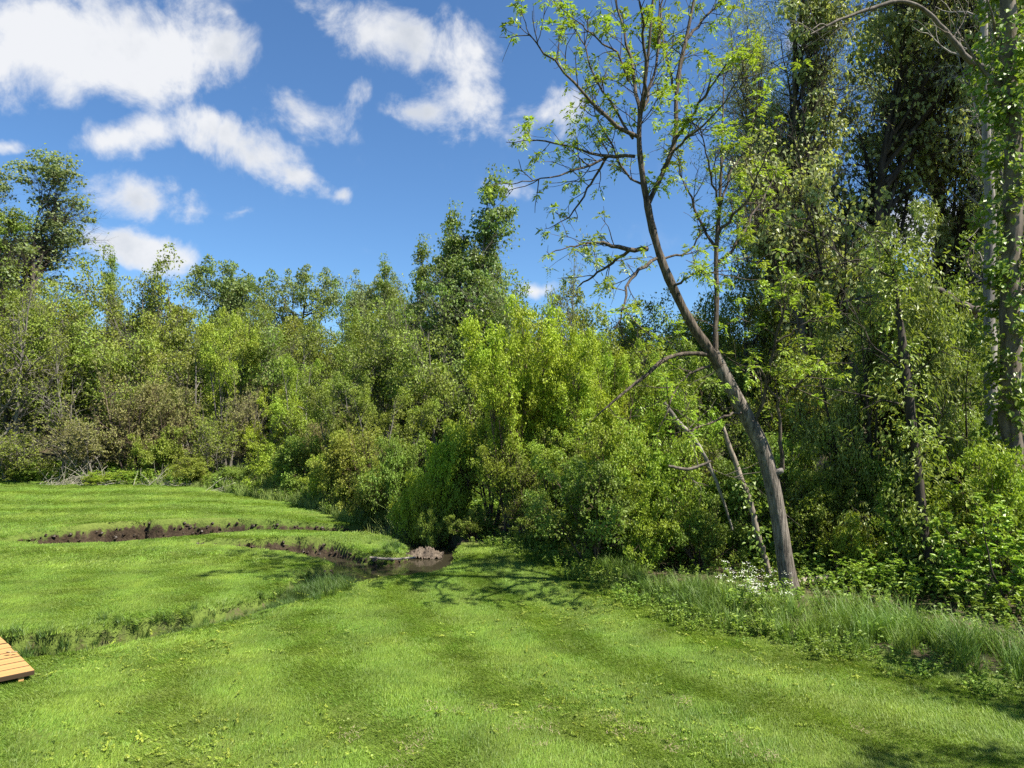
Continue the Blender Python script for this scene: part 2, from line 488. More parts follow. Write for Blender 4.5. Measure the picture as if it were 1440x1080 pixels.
# ---------------------------------------------------------------- scattering (uncountable stuff only)
def proto(name, me):
    return bpy.data.objects.new(name, me)        # not linked: only drawn through the scatter
def scatter(name, protos, P, rot, scl, label, cat, rng, pick=None):
    me = bpy.data.meshes.new(name)
    P = np.asarray(P, np.float32)
    me.vertices.add(len(P)); me.vertices.foreach_set('co', P.ravel())
    a = me.attributes.new('rot', 'FLOAT_VECTOR', 'POINT'); a.data.foreach_set('vector', np.asarray(rot, np.float32).ravel())
    a = me.attributes.new('scl', 'FLOAT', 'POINT'); a.data.foreach_set('value', np.asarray(scl, np.float32).ravel())
    a = me.attributes.new('pick', 'INT', 'POINT'); a.data.foreach_set('value', (rng.integers(0, len(protos), len(P)) if pick is None else pick).astype(np.int32))
    o = obj(name, me)
    ng = bpy.data.node_groups.new(name, 'GeometryNodeTree')
    ng.interface.new_socket('Geometry', in_out='INPUT', socket_type='NodeSocketGeometry')
    ng.interface.new_socket('Geometry', in_out='OUTPUT', socket_type='NodeSocketGeometry')
    N, Lk = ng.nodes, ng.links
    gi, go = N.new('NodeGroupInput'), N.new('NodeGroupOutput')
    ip = N.new('GeometryNodeInstanceOnPoints')
    g2i = N.new('GeometryNodeGeometryToInstance')
    for p in protos:
        oi = N.new('GeometryNodeObjectInfo'); oi.inputs['Object'].default_value = p
        Lk.new(oi.outputs['Geometry'], g2i.inputs[0])
    def na(n, t):
        x = N.new('GeometryNodeInputNamedAttribute'); x.data_type = t; x.inputs['Name'].default_value = n
        return x.outputs['Attribute']
    e2r = N.new('FunctionNodeEulerToRotation')
    Lk.new(na('rot', 'FLOAT_VECTOR'), e2r.inputs[0])
    Lk.new(gi.outputs[0], ip.inputs['Points'])
    Lk.new(g2i.outputs[0], ip.inputs['Instance'])
    ip.inputs['Pick Instance'].default_value = True
    Lk.new(na('pick', 'INT'), ip.inputs['Instance Index'])
    Lk.new(e2r.outputs[0], ip.inputs['Rotation'])
    Lk.new(na('scl', 'FLOAT'), ip.inputs['Scale'])
    Lk.new(ip.outputs[0], go.inputs[0])
    md = o.modifiers.new('scatter', 'NODES'); md.node_group = ng
    return tag(o, label, cat, kind='stuff')

def blade_patch(name, mat, n, rad, h0, h1, wid, lean, seed, segs=1, comb=0.0):
    g = np.random.default_rng(seed)
    a = Acc()
    th = g.uniform(0, 2 * math.pi, n); r = rad * np.sqrt(g.uniform(0, 1, n))
    base = np.stack([r * np.cos(th), r * np.sin(th), np.full(n, -0.005)], -1)
    h = g.uniform(h0, h1, n); az = g.uniform(0, 2 * math.pi, n)
    ld = np.stack([np.cos(az), np.sin(az), np.zeros(n)], -1) * (g.uniform(0.2, 1, n) * lean)[:, None]
    ld = ld + np.array([0.35 * comb, comb, 0])      # mown blades lie one way
    side = np.stack([-np.sin(az), np.cos(az), np.zeros(n)], -1)
    turn = g.uniform(-1, 1, n)[:, None]
    side = nrm(side + 0.7 * turn * np.stack([np.cos(az), np.sin(az), np.zeros(n)], -1))
    ww = (wid * g.uniform(0.7, 1.3, n))[:, None]
    tint = g.uniform(0, 1, n)
    ring = []
    for s in range(segs + 1):
        t = s / segs if segs else 1
        c = base + np.array([0, 0, 1]) * (h * (t - 0.25 * lean * t * t))[:, None] + ld * (h * t ** 1.8)[:, None]
        ring.append((c, (1 - t) ** 0.7 if s else 1.0))
    if segs == 1:
        v = np.stack([ring[0][0] - side * ww / 2, ring[0][0] + side * ww / 2, ring[1][0]], 1)
        a.add(v, t=np.arange(n * 3).reshape(n, 3), tint=np.repeat(tint, 3))
    else:
        vv = []
        for c, k in ring[:-1]:
            vv += [c - side * ww * k / 2, c + side * ww * k / 2]
        vv.append(ring[-1][0])
        m = len(vv)
        v = np.stack(vv, 1)
        o = np.arange(n)[:, None] * m
        q = np.concatenate([o + np.array([2 * i, 2 * i + 1, 2 * i + 3, 2 * i + 2]) for i in range(segs - 1)])
        t = o + np.array([m - 3, m - 2, m - 1])
        a.add(v, q=q, t=t, tint=np.repeat(tint, m))
    return proto(name, a.mesh(name, mat))

def leaf_faces(a, base, d, n, L, W, tint, fold=0.18, fine=False):
    s = np.cross(d, n)
    L = np.asarray(L)[:, None]; W = np.asarray(W)[:, None]
    k = len(base)
    if fine:      # six corners, slightly bent
        v = np.stack([base, base + d * L * .28 + s * W * .46 + n * W * fold, base + d * L * .62 + s * W * .40 + n * W * fold * .8,
                      base + d * L - n * L * .12, base + d * L * .62 - s * W * .40 + n * W * fold * .8, base + d * L * .28 - s * W * .46 + n * W * fold], 1)
        o = np.arange(k)[:, None] * 6
        q = np.concatenate([o + np.array([0, 1, 2, 3]), o + np.array([0, 3, 4, 5])])
        a.add(v, q=q, tint=np.repeat(tint, 6))
    else:
        v = np.stack([base, base + d * L * .42 + s * W * .5 + n * W * fold, base + d * L, base + d * L * .42 - s * W * .5 + n * W * fold], 1)
        o = np.arange(k)[:, None] * 4
        t = np.concatenate([o + np.array([0, 1, 2]), o + np.array([0, 2, 3])])
        a.add(v, t=t, tint=np.repeat(tint, 4))

def forb(name, mat, n, h, L, W, seed, stemmy=1.0, stems=True):
    g = np.random.default_rng(seed)
    a = Acc()
    k = max(3, n // 12)
    st = g.normal(0, 0.08 * stemmy, (k, 3)); st[:, 2] = 0
    tip = st * 2.0 + g.normal(0, 0.05, (k, 3)); tip[:, 2] = h * g.uniform(0.6, 1.05, k)
    i = g.integers(0, k, n); t = g.uniform(0.15, 1, n)[:, None]
    p = st[i] * (1 - t) + tip[i] * t
    d = nrm(np.concatenate([g.normal(0, 1, (n, 2)), g.uniform(-0.35, 0.5, (n, 1))], 1))
    nn = g.normal(0, 0.45, (n, 3)) + np.array([0, 0, 1]); nn = nrm(nn - d * (nn * d).sum(1, keepdims=True))
    leaf_faces(a, p, d, nn, L * g.uniform(.6, 1.2, n), W * g.uniform(.7, 1.2, n), g.uniform(0, 1, n), fine=True)
    if stems: tubes(a, np.stack([st, (st + tip) / 2, tip], 1), np.tile([0.005, 0.004, 0.002], (k, 1)), 3)
    return proto(name, a.mesh(name, mat))

# ---------------------------------------------------------------- trees
def tubes(a, pts, rad, k, tint=None):
    """pts (N, n, 3), rad (N, n): N tapered tubes of k sides"""
    N, n, _ = pts.shape
    tan = np.gradient(pts, axis=1)
    tan = nrm(tan)
    ref = np.where(np.abs(tan[:, :1, 2:3]) > 0.9, np.array([1.0, 0, 0]), np.array([0, 0, 1.0]))
    u = nrm(np.cross(tan, np.broadcast_to(ref, tan.shape))); v = np.cross(tan, u)
    an = np.arange(k) * 2 * math.pi / k
    V = pts[:, :, None] + rad[:, :, None, None] * (u[:, :, None] * np.cos(an)[:, None] + v[:, :, None] * np.sin(an)[:, None])
    b = (np.arange(N)[:, None, None] * n + np.arange(n - 1)[None, :, None]) * k
    j = np.arange(k)[None, None]; j2 = (j + 1) % k
    q = np.stack([b + j, b + j2, b + k + j2, b + k + j], -1)
    a.add(V, q=q, tint=tint)
def simulate(g, p, d, L, n, wander, up):
    pts = [p]
    up = np.asarray(up, float)
    for i in range(n):
        d = nrm(d + g.normal(0, wander, d.shape) + (np.array([0, 0, 1.0]) * (up[:, None] if up.ndim else up)))
        p = p + d * (L / n)[:, None]
        pts.append(p)
    return np.stack(pts, 1)
def sample(pts, i, t):
    n = pts.shape[1] - 1
    x = np.clip(t, 0, 0.9999) * n
    k = x.astype(int); f = (x - k)[:, None]
    a, b = pts[i, k], pts[i, k + 1]
    return a * (1 - f) + b * f, nrm(b - a)
def off_dir(g, tan, ang, az=None):
    ref = np.where(np.abs(tan[:, 2:3]) > 0.9, np.array([1.0, 0, 0]), np.array([0, 0, 1.0]))
    u = nrm(np.cross(tan, ref)); v = np.cross(tan, u)
    az = g.uniform(0, 2 * math.pi, len(tan)) if az is None else az
    pr = u * np.cos(az)[:, None] + v * np.sin(az)[:, None]
    return nrm(tan * np.cos(ang)[:, None] + pr * np.sin(ang)[:, None])

SHAPES = {'dome': lambda t: 0.55 + 0.5 * np.sin(math.pi * np.clip(t, 0, 1) ** 0.75), 'spire': lambda t: 0.30 + 0.95 * (1 - t), 'round': lambda t: np.sqrt(np.clip(1 - (1.7 * t - 0.75) ** 2, 0.05, 1)), 'cone': lambda t: 0.25 + 0.85 * (1 - t) , 'column': lambda t: 0.55 + 0.5 * np.sin(np.clip(t, 0, 1) * math.pi),
          'vase': lambda t: 0.5 + 0.5 * t, 'full': lambda t: 1.05 - 0.6 * t ** 1.5}
PROTO = {}
def make_proto(kind, seed, H, r0, stems=1, spread=0.06, t0=0.25, n1=24, ang1=(45, 75), len1=0.3, shape='round', up0=0.03, up1=0.06, wander=0.1,
               d2=4.0, len2=0.45, ang2=(35, 65), d3=5.0, len3=0.45, up2=0.03, nleaf=30000, L=0.075, W=0.05, droop=0.2, flat=0.7, mat=None, fine=False,
               tuft=0.0, sides=7, thin=1.0, leaf_t0=0.15, irr=(.65, 1.15), tip=.45, lead=1.0, clump=0.0, nclump=200, loose=.25):
    g = np.random.default_rng(seed)
    T = Acc(); C = Acc()
    # level 0
    az = g.uniform(0, 2 * math.pi, stems); sp = np.abs(g.normal(0, spread, stems))
    if stems > 1: sp = spread * (0.35 + g.uniform(0, 1, stems))
    d0 = nrm(np.stack([np.sin(sp) * np.cos(az), np.sin(sp) * np.sin(az), np.cos(sp)], -1))
    base = np.zeros((stems, 3))
    if stems > 1: base[:, :2] = g.normal(0, 0.035 * H * min(1, spread * 3), (stems, 2))
    base[:, 2] = -0.08
    L0 = H * lead * (np.ones(stems) if stems == 1 else g.uniform(0.62, 1.0, stems))
    p0 = simulate(g, base, d0, L0, 12, wander * 0.55, up0)
    tt = np.linspace(0, 1, 13)
    rs = r0 * (L0 / L0.max())[:, None] * (1 - 0.93 * tt ** 0.85)[None]
    rs = rs * (1 + 0.35 * np.exp(-tt * 22))[None]
    tubes(T, p0, rs, sides)
    # level 1
    i1 = np.repeat(np.arange(stems), max(2, int(n1 / stems)))
    n = len(i1)
    t1 = t0 + (1 - t0) * ((np.arange(n) * 0.618 + g.uniform(0, .06, n)) % 1.0)
    q1, tan = sample(p0, i1, t1)
    rt = (t1 - t0) / (1 - t0)
    ang = np.radians(g.uniform(*ang1, n)) * (1 - tip * rt)
    dd = off_dir(g, tan, ang, np.arange(n) * 2.399 + g.normal(0, .4, n))
    Ln1 = H * len1 * SHAPES[shape](rt) * g.uniform(*irr, n)
    p1 = simulate(g, q1, dd, Ln1, 7, wander, up1)
    r1 = np.minimum(r0 * (1 - 0.93 * t1 ** 0.85) * 0.62, 0.022 * Ln1 + 0.004)
    tubes(T, p1, r1[:, None] * (1 - 0.86 * np.linspace(0, 1, 8))[None], 5)
    # level 2
    c = np.maximum(2, np.round(Ln1 * d2)).astype(int)
    i2 = np.repeat(np.arange(n), c); m = len(i2)
    t2 = 0.18 + 0.82 * g.uniform(0, 1, m) ** 0.85
    q2, tan = sample(p1, i2, t2)
    Ln2 = Ln1[i2] * len2 * (1.15 - 0.6 * t2) * g.uniform(0.6, 1.3, m)
    Ln2 = np.minimum(Ln2, 1.9)
    p2 = simulate(g, q2, off_dir(g, tan, np.radians(g.uniform(*ang2, m))), Ln2, 4, wander * 1.3, up2)
    r2 = np.minimum(r1[i2] * (1 - 0.86 * t2) * 0.7, 0.011 * Ln2 + 0.003) * thin
    tubes(T, p2, r2[:, None] * (1 - 0.8 * np.linspace(0, 1, 5))[None], 3)
    # level 3 twigs
    c = np.maximum(1, np.round(Ln2 * d3)).astype(int)
    i3 = np.repeat(np.arange(m), c); k = len(i3)
    t3 = 0.15 + 0.85 * g.uniform(0, 1, k)
    q3, tan = sample(p2, i3, t3)
    Ln3 = np.clip(Ln2[i3] * len3 * g.uniform(0.5, 1.3, k), 0.08, 0.7)
    p3 = simulate(g, q3, off_dir(g, tan, np.radians(g.uniform(30, 65, k))), Ln3, 2, wander * 1.5, up2)
    r3 = np.minimum(r2[i3] * 0.6, 0.004) * thin
    tubes(T, p3, r3[:, None] * np.array([1, .75, .4])[None], 3)
    # leaves
    if nleaf:
        wgt = Ln3 / Ln3.sum()
        li = g.choice(k, nleaf, p=wgt)
        lt = leaf_t0 + (1 - leaf_t0) * g.uniform(0, 1, nleaf)
        if tuft: lt = 1 - (1 - lt) * (1 - tuft)
        b, tan = sample(p3, li, lt)
        d = nrm(tan * 0.5 + g.normal(0, 0.65, (nleaf, 3)) - np.array([0, 0, droop]))
        rad = b - np.array([0, 0, H * .45]); rad[:, 2] *= .4
        nn = nrm(g.normal(0, 1, (nleaf, 3))) * (1.25 - flat) + np.array([0, 0, flat * .8]) + nrm(rad) * .45
        nn = nrm(nn - d * (nn * d).sum(1, keepdims=True))
        if clump:                      # most leaves gather in rounded sprays at the ends of the boughs
            tips = np.concatenate([p2[:, -1], p2[:, 2], p1[:, -1]])
            ci = g.choice(len(tips), min(nclump, len(tips)), replace=False)
            cc = tips[ci]; cr = clump * g.uniform(.55, 1.35, len(cc))
            which = g.integers(0, len(cc), nleaf)
            od = nrm(g.normal(0, 1, (nleaf, 3)) + np.array([0, 0, .35]))
            rr_ = g.uniform(.35, 1, nleaf) ** .6
            off = od * (cr[which] * rr_)[:, None] * np.array([1, 1, .62])
            use = g.uniform(0, 1, nleaf) > loose
            b = np.where(use[:, None], cc[which] + off, b)
            d2_ = nrm(g.normal(0, .6, (nleaf, 3)) + od * .5 - np.array([0, 0, droop]))
            d = np.where(use[:, None], d2_, d)
            n2_ = od * .75 + np.array([0, 0, .25 + flat * .6]) + g.normal(0, .45, (nleaf, 3))
            nn = np.where(use[:, None], n2_, nn)
            nn = nrm(nn - d * (nn * d).sum(1, keepdims=True))
            ctint = g.uniform(0, 1, len(cc))[which]
        sz = g.uniform(0.6, 1.25, nleaf)
        leaf_faces(C, b, d, nn, L * sz, W * sz, np.clip(0.5 * g.uniform(0, 1, nleaf) + 0.5 * (ctint if clump else g.uniform(0, 1, k)[li]), 0, 1), fine=fine)
    tr = T.mesh(kind + '_trunk', M_BARK, True)
    cr = C.mesh(kind + '_crown', mat or M_LEAF) if nleaf else None
    allz = np.concatenate([p1[:, :, 2].ravel(), p2[:, :, 2].ravel()])
    top = float(np.quantile(allz, 0.999))
    wid = float(np.quantile(np.hypot(p2[:, -1, 0], p2[:, -1, 1]), 0.95))
    PROTO[kind] = (tr, cr, top, wid)
    print('proto', kind, 'H %.1f W %.1f' % (top, wid), 'tubes', T.n, 'leaf faces', nleaf * 2, 'twigs', k)

make_proto('cottonwood', 11, 13, .26, t0=.1, n1=44, ang1=(36, 62), len1=.36, shape='dome', up1=.13, d2=6.5, len2=.42, d3=7, nleaf=16500, L=.135, W=.12, droop=.9, flat=.05, mat=M_GLOSSLEAF, irr=(.5, 1.2), tip=.3, lead=.9, clump=.5, nclump=170, loose=.2)
make_proto('poplar', 12, 11, .16, t0=.12, n1=46, ang1=(30, 50), len1=.30, shape='spire', up1=.14, d2=7, len2=.42, d3=7, nleaf=14000, L=.12, W=.105, droop=.9, flat=.05, mat=M_GLOSSLEAF, irr=(.35, 1.35), clump=.42, nclump=170)
make_proto('oak', 13, 9, .30, t0=.28, n1=22, ang1=(50, 80), len1=.42, shape='dome', up1=.05, wander=.22, d2=4.0, len2=.42, d3=6, nleaf=11000, L=.16, W=.11, droop=0, flat=.4, tuft=.6, tip=.1, lead=.8, clump=.5, nclump=110)
make_proto('elm', 14, 10, .2, stems=2, spread=.14, t0=.08, n1=30, ang1=(45, 78), len1=.36, shape='dome', up1=.04, d2=7, d3=8, nleaf=16000, L=.14, W=.095, droop=.3, flat=.35, irr=(.55, 1.15), tip=.15, lead=.85, clump=.55, nclump=170)
make_proto('ash', 15, 9, .16, stems=3, spread=.2, t0=.06, n1=33, ang1=(40, 75), len1=.34, shape='dome', up1=.08, d2=7, d3=8, nleaf=14500, L=.15, W=.088, droop=.35, flat=.35, irr=(.55, 1.15), tip=.2, lead=.88, clump=.5, nclump=150)
make_proto('boxelder', 16, 7, .12, stems=6, spread=.34, t0=.22, n1=48, ang1=(35, 70), len1=.27, shape='dome', up1=.05, d2=7, d3=9, nleaf=24000, L=.10, W=.068, droop=.35, flat=.45, tip=.25, clump=.34, nclump=230, loose=.45)
make_proto('cherry', 17, 6, .1, stems=4, spread=.3, t0=.1, n1=44, ang1=(40, 80), len1=.3, shape='full', up1=.0, up2=-.05, d2=7, d3=9, nleaf=18000, L=.11, W=.042, droop=.8, flat=.3, mat=M_NEARLEAF, clump=.3, nclump=170)
make_proto('bush', 18, 2.6, .04, stems=14, spread=.62, t0=.12, n1=84, ang1=(35, 75), len1=.34, shape='full', up0=-.02, up1=-.02, d2=10, len2=.5, d3=12, nleaf=17000, L=.08, W=.052, droop=.1, flat=.4, clump=.2, nclump=170, loose=.45)
make_proto('bush_b', 19, 3.2, .04, stems=11, spread=.5, t0=.1, n1=77, ang1=(30, 70), len1=.36, shape='round', up0=0, up1=.03, d2=10, len2=.5, d3=11, nleaf=17000, L=.085, W=.056, droop=.3, flat=.4, clump=.22, nclump=170, loose=.45)
make_proto('thicket', 20, 4.2, .035, stems=12, spread=.4, t0=.15, n1=84, ang1=(25, 60), len1=.3, shape='full', up1=.04, d2=8, len2=.5, d3=9, nleaf=9500, L=.075, W=.05, flat=.5, thin=1.5)
make_proto('bare', 21, 8, .11, stems=2, spread=.16, t0=.2, n1=34, ang1=(30, 60), len1=.33, shape='full', up1=.06, wander=.14, d2=3.6, len2=.45, d3=4, nleaf=6000, L=.07, W=.045, flat=.5, thin=1.6)
make_proto('willow', 22, 16, .26, t0=.1, n1=50, ang1=(25, 50), len1=.26, shape='column', up1=.1, d2=5, len2=.42, d3=7, up2=-.06, nleaf=19000, L=.12, W=.032, droop=.8, flat=.1, irr=(.5, 1.25), clump=.6, nclump=220)
make_proto('sapling', 23, 3.2, .022, stems=3, spread=.18, t0=.2, n1=24, ang1=(35, 65), len1=.22, shape='full', up1=.06, d2=7, len2=.5, d3=6, nleaf=2600, L=.075, W=.048, flat=.6, mat=M_NEARLEAF, fine=True, sides=5)

# keep the way the trees were named next to their kind
KINDNAME = {'cottonwood': 'cottonwood_tree', 'poplar': 'poplar_tree', 'oak': 'oak_tree', 'elm': 'elm_tree', 'ash': 'ash_tree', 'boxelder': 'maple_tree', 'cherry': 'cherry_tree',
            'bush': 'shrub', 'bush_b': 'shrub', 'thicket': 'bare_shrub', 'bare': 'bare_tree', 'willow': 'willow_tree', 'sapling': 'sapling'}
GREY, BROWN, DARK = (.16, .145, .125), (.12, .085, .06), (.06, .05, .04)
rt_ = random.Random(5)
def place(kind, px, d, top, color, label, group=None, wid=None, bark=GREY, cat=None, halfw=None, name=None, rz=None):
    tr, cr, H, W = PROTO[kind]
    x = dep(px, 600, d)[0]
    z = float(ground_z(x, d))
    h = dep(px, top, d)[2] - z
    s = h / H
    e = empty(name or KINDNAME[kind], (x, d, z - 0.02), rt_.uniform(0, 6.28) if rz is None else rz)
    sx = s * (wid or 1.0)
    if halfw: sx = (halfw / F * d) / W
    e.scale = (sx, sx, s)
    t = obj('trunk' if cat != 'shrub' else 'stems', tr, e, color=bark)
    if cr:
        c = obj('crown' if cat != 'shrub' else 'foliage', cr, e, color=color)
    tag(e, label, cat or 'tree', group)
    return e
# colours of the foliage (obj.color drives the leaf material)
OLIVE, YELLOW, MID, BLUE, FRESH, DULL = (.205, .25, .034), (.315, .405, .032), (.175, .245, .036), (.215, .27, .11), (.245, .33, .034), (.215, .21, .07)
def jit(c, k=.12):
    f = rt_.uniform(1 - k, 1 + k)
    return (c[0] * f * rt_.uniform(.92, 1.08), c[1] * f, c[2] * f)

# --- skyline, far left to right
place('cottonwood', 62, 33, 214, BLUE, 'tall grey-green cottonwood standing highest above the wood at far left', halfw=120, bark=DARK)
place('cottonwood', -25, 32, 232, BLUE, 'second tall grey-green cottonwood cut by the left border', halfw=95, bark=DARK)
place('cottonwood', 10, 30, 292, MID, 'green tree at the left border in front of the tallest cottonwood', halfw=75, bark=DARK)
place('elm', 105, 28.5, 345, OLIVE, 'olive tree right below the tall left cottonwood crown', halfw=75)
place('elm', 195, 31, 352, OLIVE, 'round olive crown on the skyline beside the low white cloud', halfw=75)
place('ash', 255, 32, 362, OLIVE, 'olive tree on the skyline left of the dark limbed oaks', halfw=65)
place('poplar', 152, 33, 350, MID, 'thin crowned tree rising between two round olive crowns, far left', halfw=35)
place('oak', 352, 41, 374, (.16, .22, .06), 'open crowned oak with dark crooked limbs showing against blue sky', halfw=80, bark=DARK)
place('oak', 300, 43, 385, (.16, .22, .06), 'oak half hidden behind the larger dark limbed skyline oak', halfw=60, bark=DARK)
place('oak', 425, 44, 388, (.175, .23, .07), 'second skyline oak right of the dark limbed oak', halfw=70, bark=DARK)
place('oak', 482, 46, 386, (.185, .235, .08), 'pale leafed oak on the skyline, third from left', halfw=60, bark=DARK)
place('oak', 535, 46, 392, (.185, .235, .08), 'skyline oak just left of the small poplar', halfw=55, bark=DARK)
place('poplar', 588, 29, 338, MID, 'small poplar at the left shoulder of the tall central poplar', halfw=55)
place('poplar', 552, 31, 362, MID, 'low poplar left of the central poplars', halfw=42)
place('poplar', 622, 25.5, 292, MID, 'shorter twin leader poplar left of the tall central poplar', halfw=62)
place('poplar', 668, 25, 244, (.15, .225, .06), 'tall pointed poplar with glittering leaves rising in the middle', halfw=95)
place('poplar', 648, 24.3, 312, (.16, .225, .05), 'poplar filling the gap between the two central poplar spires', halfw=80)
place('poplar', 690, 24.4, 345, (.16, .225, .05), 'lower poplar at the right foot of the tall central poplar', halfw=75)
place('poplar', 700, 27, 318, MID, 'narrow poplar right behind the tall central poplar', halfw=50)
place('ash', 752, 24, 395, FRESH, 'fresh green tree top directly right of the tall central poplar', halfw=75)
place('bare', 806, 22, 322, OLIVE, 'slender sparse tree with fine twigs left of the leaning tree crown', halfw=55)
place('elm', 835, 26, 398, OLIVE, 'olive crown on the skyline seen under the leaning tree', halfw=75)
place('elm', 910, 27, 410, OLIVE, 'olive crown behind the leaning limb of the tree', halfw=75)
place('ash', 985, 26, 385, MID, 'green tree behind the fork of the leaning tree', halfw=70)

place('ash', 640, 23.4, 372, (.17, .235, .05), 'green crown at the foot of the tall central poplar', halfw=85)
place('ash', 695, 23.8, 385, (.17, .235, .05), 'green crown right below the tall central poplar', halfw=60)
place('ash', 578, 25, 392, MID, 'green crown left below the central poplars', halfw=65)
# --- the wood behind the far lawn, front rank
G1 = 'trees of the wood behind the far lawn'
for (k, px, d, top, c, hw, lab) in [
    ('ash', 40, 26.5, 400, OLIVE, 70, 'olive tree at the left border behind the bare grey tree'),
    ('elm', 135, 27, 420, MID, 75, 'mid green tree behind the brown twiggy shrubs, left wood'),
    ('ash', 210, 27.5, 440, OLIVE, 70, 'olive tree with sparse crown above the brown shrub'),
    ('elm', 275, 28, 455, MID, 65, 'dark green tree in the middle of the left wood'),
    ('boxelder', 318, 27, 430, FRESH, 55, 'fresh green tree in front of the skyline oaks'),
    ('ash', 375, 28, 440, MID, 65, 'mid green tree below the second skyline oak'),
    ('elm', 430, 29, 425, OLIVE, 65, 'olive tree below the pale skyline oaks'),
    ('ash', 490, 28, 430, MID, 65, 'green tree left below the central poplars'),
    ('boxelder', 385, 25, 545, YELLOW, 45, 'bright yellow-green young tree low in the left wood'),
    ('boxelder', 430, 24, 500, FRESH, 65, 'bright green young tree right of the yellow-green one'),
    ('elm', 545, 24, 420, MID, 70, 'dense green tree below the small poplar'),
    ('ash', 610, 22, 440, MID, 75, 'green tree in front of the poplar trunks'),
    ('boxelder', 545, 19.5, 540, OLIVE, 65, 'olive leafy tree leaning over the creek bend'),
    ('boxelder', 490, 21, 520, OLIVE, 60, 'olive bush like tree behind the flowering shrub')]:
    place(k, px, d, top, jit(c), lab, G1, halfw=hw, bark=GREY)
# rank behind: fills the depth of the wood
G2 = 'half hidden trees in the depth of the left wood'
r2 = random.Random(12)
for i in range(22):
    place(r2.choice(['elm', 'ash', 'elm']), -90 + i * 36 + r2.uniform(-15, 15), r2.uniform(33, 40), r2.uniform(395, 450), jit(r2.choice([OLIVE, MID, MID])),
          'half hidden green tree in the depth of the wood behind the far lawn', G2, halfw=r2.uniform(45, 65), bark=DARK)
place('ash', -60, 26, 330, OLIVE, 'olive tree cut off by the left border of the picture', halfw=80)

# bare and twiggy ones along the wood's edge
place('bare', 22, 24.8, 372, OLIVE, 'bare grey tree with forked branches at the left border', bark=(.16, .145, .125), halfw=85, cat='tree')
place('bare', 88, 25.0, 455, OLIVE, 'second bare grey tree left of the brown shrubs', bark=(.16, .145, .125), halfw=60, cat='tree')
place('thicket', 185, 25.2, 492, DULL, 'brown twiggy shrub with few leaves, left wood edge', bark=(.13, .095, .075), halfw=55, cat='shrub')
place('thicket', 238, 25.4, 505, DULL, 'reddish brown twiggy shrub right of the taller brown one', bark=(.14, .10, .075), halfw=45, cat='shrub')
place('thicket', 130, 24.6, 560, DULL, 'grey tangle of twigs behind the pale fallen stalks', bark=(.2, .18, .15), halfw=60, cat='shrub')
place('thicket', 300, 24.6, 560, OLIVE, 'grey-green twiggy shrub in the middle of the left wood edge', bark=(.2, .18, .15), halfw=50, cat='shrub')
place('thicket', 345, 25.5, 515, DULL, 'grey-brown twiggy shrub beside the yellow-green young tree', bark=(.18, .15, .12), halfw=40, cat='shrub')
place('thicket', 468, 21.5, 555, DULL, 'brownish twiggy shrub left of the creek bend', bark=(.17, .11, .08), halfw=42, cat='shrub')
place('thicket', 525, 18.0, 575, OLIVE, 'olive twiggy shrub hanging over the creek', bark=(.17, .11, .08), halfw=50, cat='shrub')
place('thicket', 20, 24.2, 590, OLIVE, 'low grey twigs around the foot of the bare grey tree', bark=(.2, .18, .15), halfw=60, cat='shrub')
# low shrubs along the lawn
for (k, px, d, top, c, hw, lab) in [
    ('bush', 32, 24.2, 648, MID, 40, 'low green shrub at the left end of the lawn edge'),
    ('bush', 140, 23.6, 662, FRESH, 32, 'small round green shrub right of the pale stalks'),
    ('bush_b', 185, 23.9, 660, FRESH, 30, 'low shrub second right of the pale stalks'),
    ('bush', 235, 24.4, 600, OLIVE, 48, 'taller olive shrub behind the low lawn-edge shrubs'),
    ('bush_b', 275, 23.2, 640, OLIVE, 34, 'olive shrub in front of the grey-green twigs'),
    ('bush_b', 330, 22.6, 655, MID, 34, 'low dark green shrub in the middle of the lawn edge'),
    ('bush', 378, 22.3, 622, FRESH, 46, 'broad fresh green shrub at the lawn edge'),
    ('bush_b', 420, 21.0, 610, MID, 46, 'tall green shrub left of the pale flowering shrub'),
    ('bush', 455, 19.4, 640, FRESH, 40, 'rounded green shrub behind the tall meadow grass'),
    ('bush_b', 487, 18.3, 605, OLIVE, 48, 'pale flowering olive shrub left of the dark creek hollow'),
    ('bush', 525, 17.0, 640, OLIVE, 46, 'shrub bending low over the dark creek hollow'),
    ('bush_b', 562, 16.4, 610, MID, 46, 'dark green shrub above the creek hollow'),
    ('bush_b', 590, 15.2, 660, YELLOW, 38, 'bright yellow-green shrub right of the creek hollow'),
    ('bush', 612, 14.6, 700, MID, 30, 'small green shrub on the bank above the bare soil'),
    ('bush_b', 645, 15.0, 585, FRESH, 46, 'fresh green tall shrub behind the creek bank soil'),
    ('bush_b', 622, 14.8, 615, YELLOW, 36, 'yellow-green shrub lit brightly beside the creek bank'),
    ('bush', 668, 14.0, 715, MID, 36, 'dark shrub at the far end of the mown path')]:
    place(k, px, d, top, jit(c), lab, 'shrubs along the edge of the lawn', halfw=hw, bark=BROWN, cat='shrub')

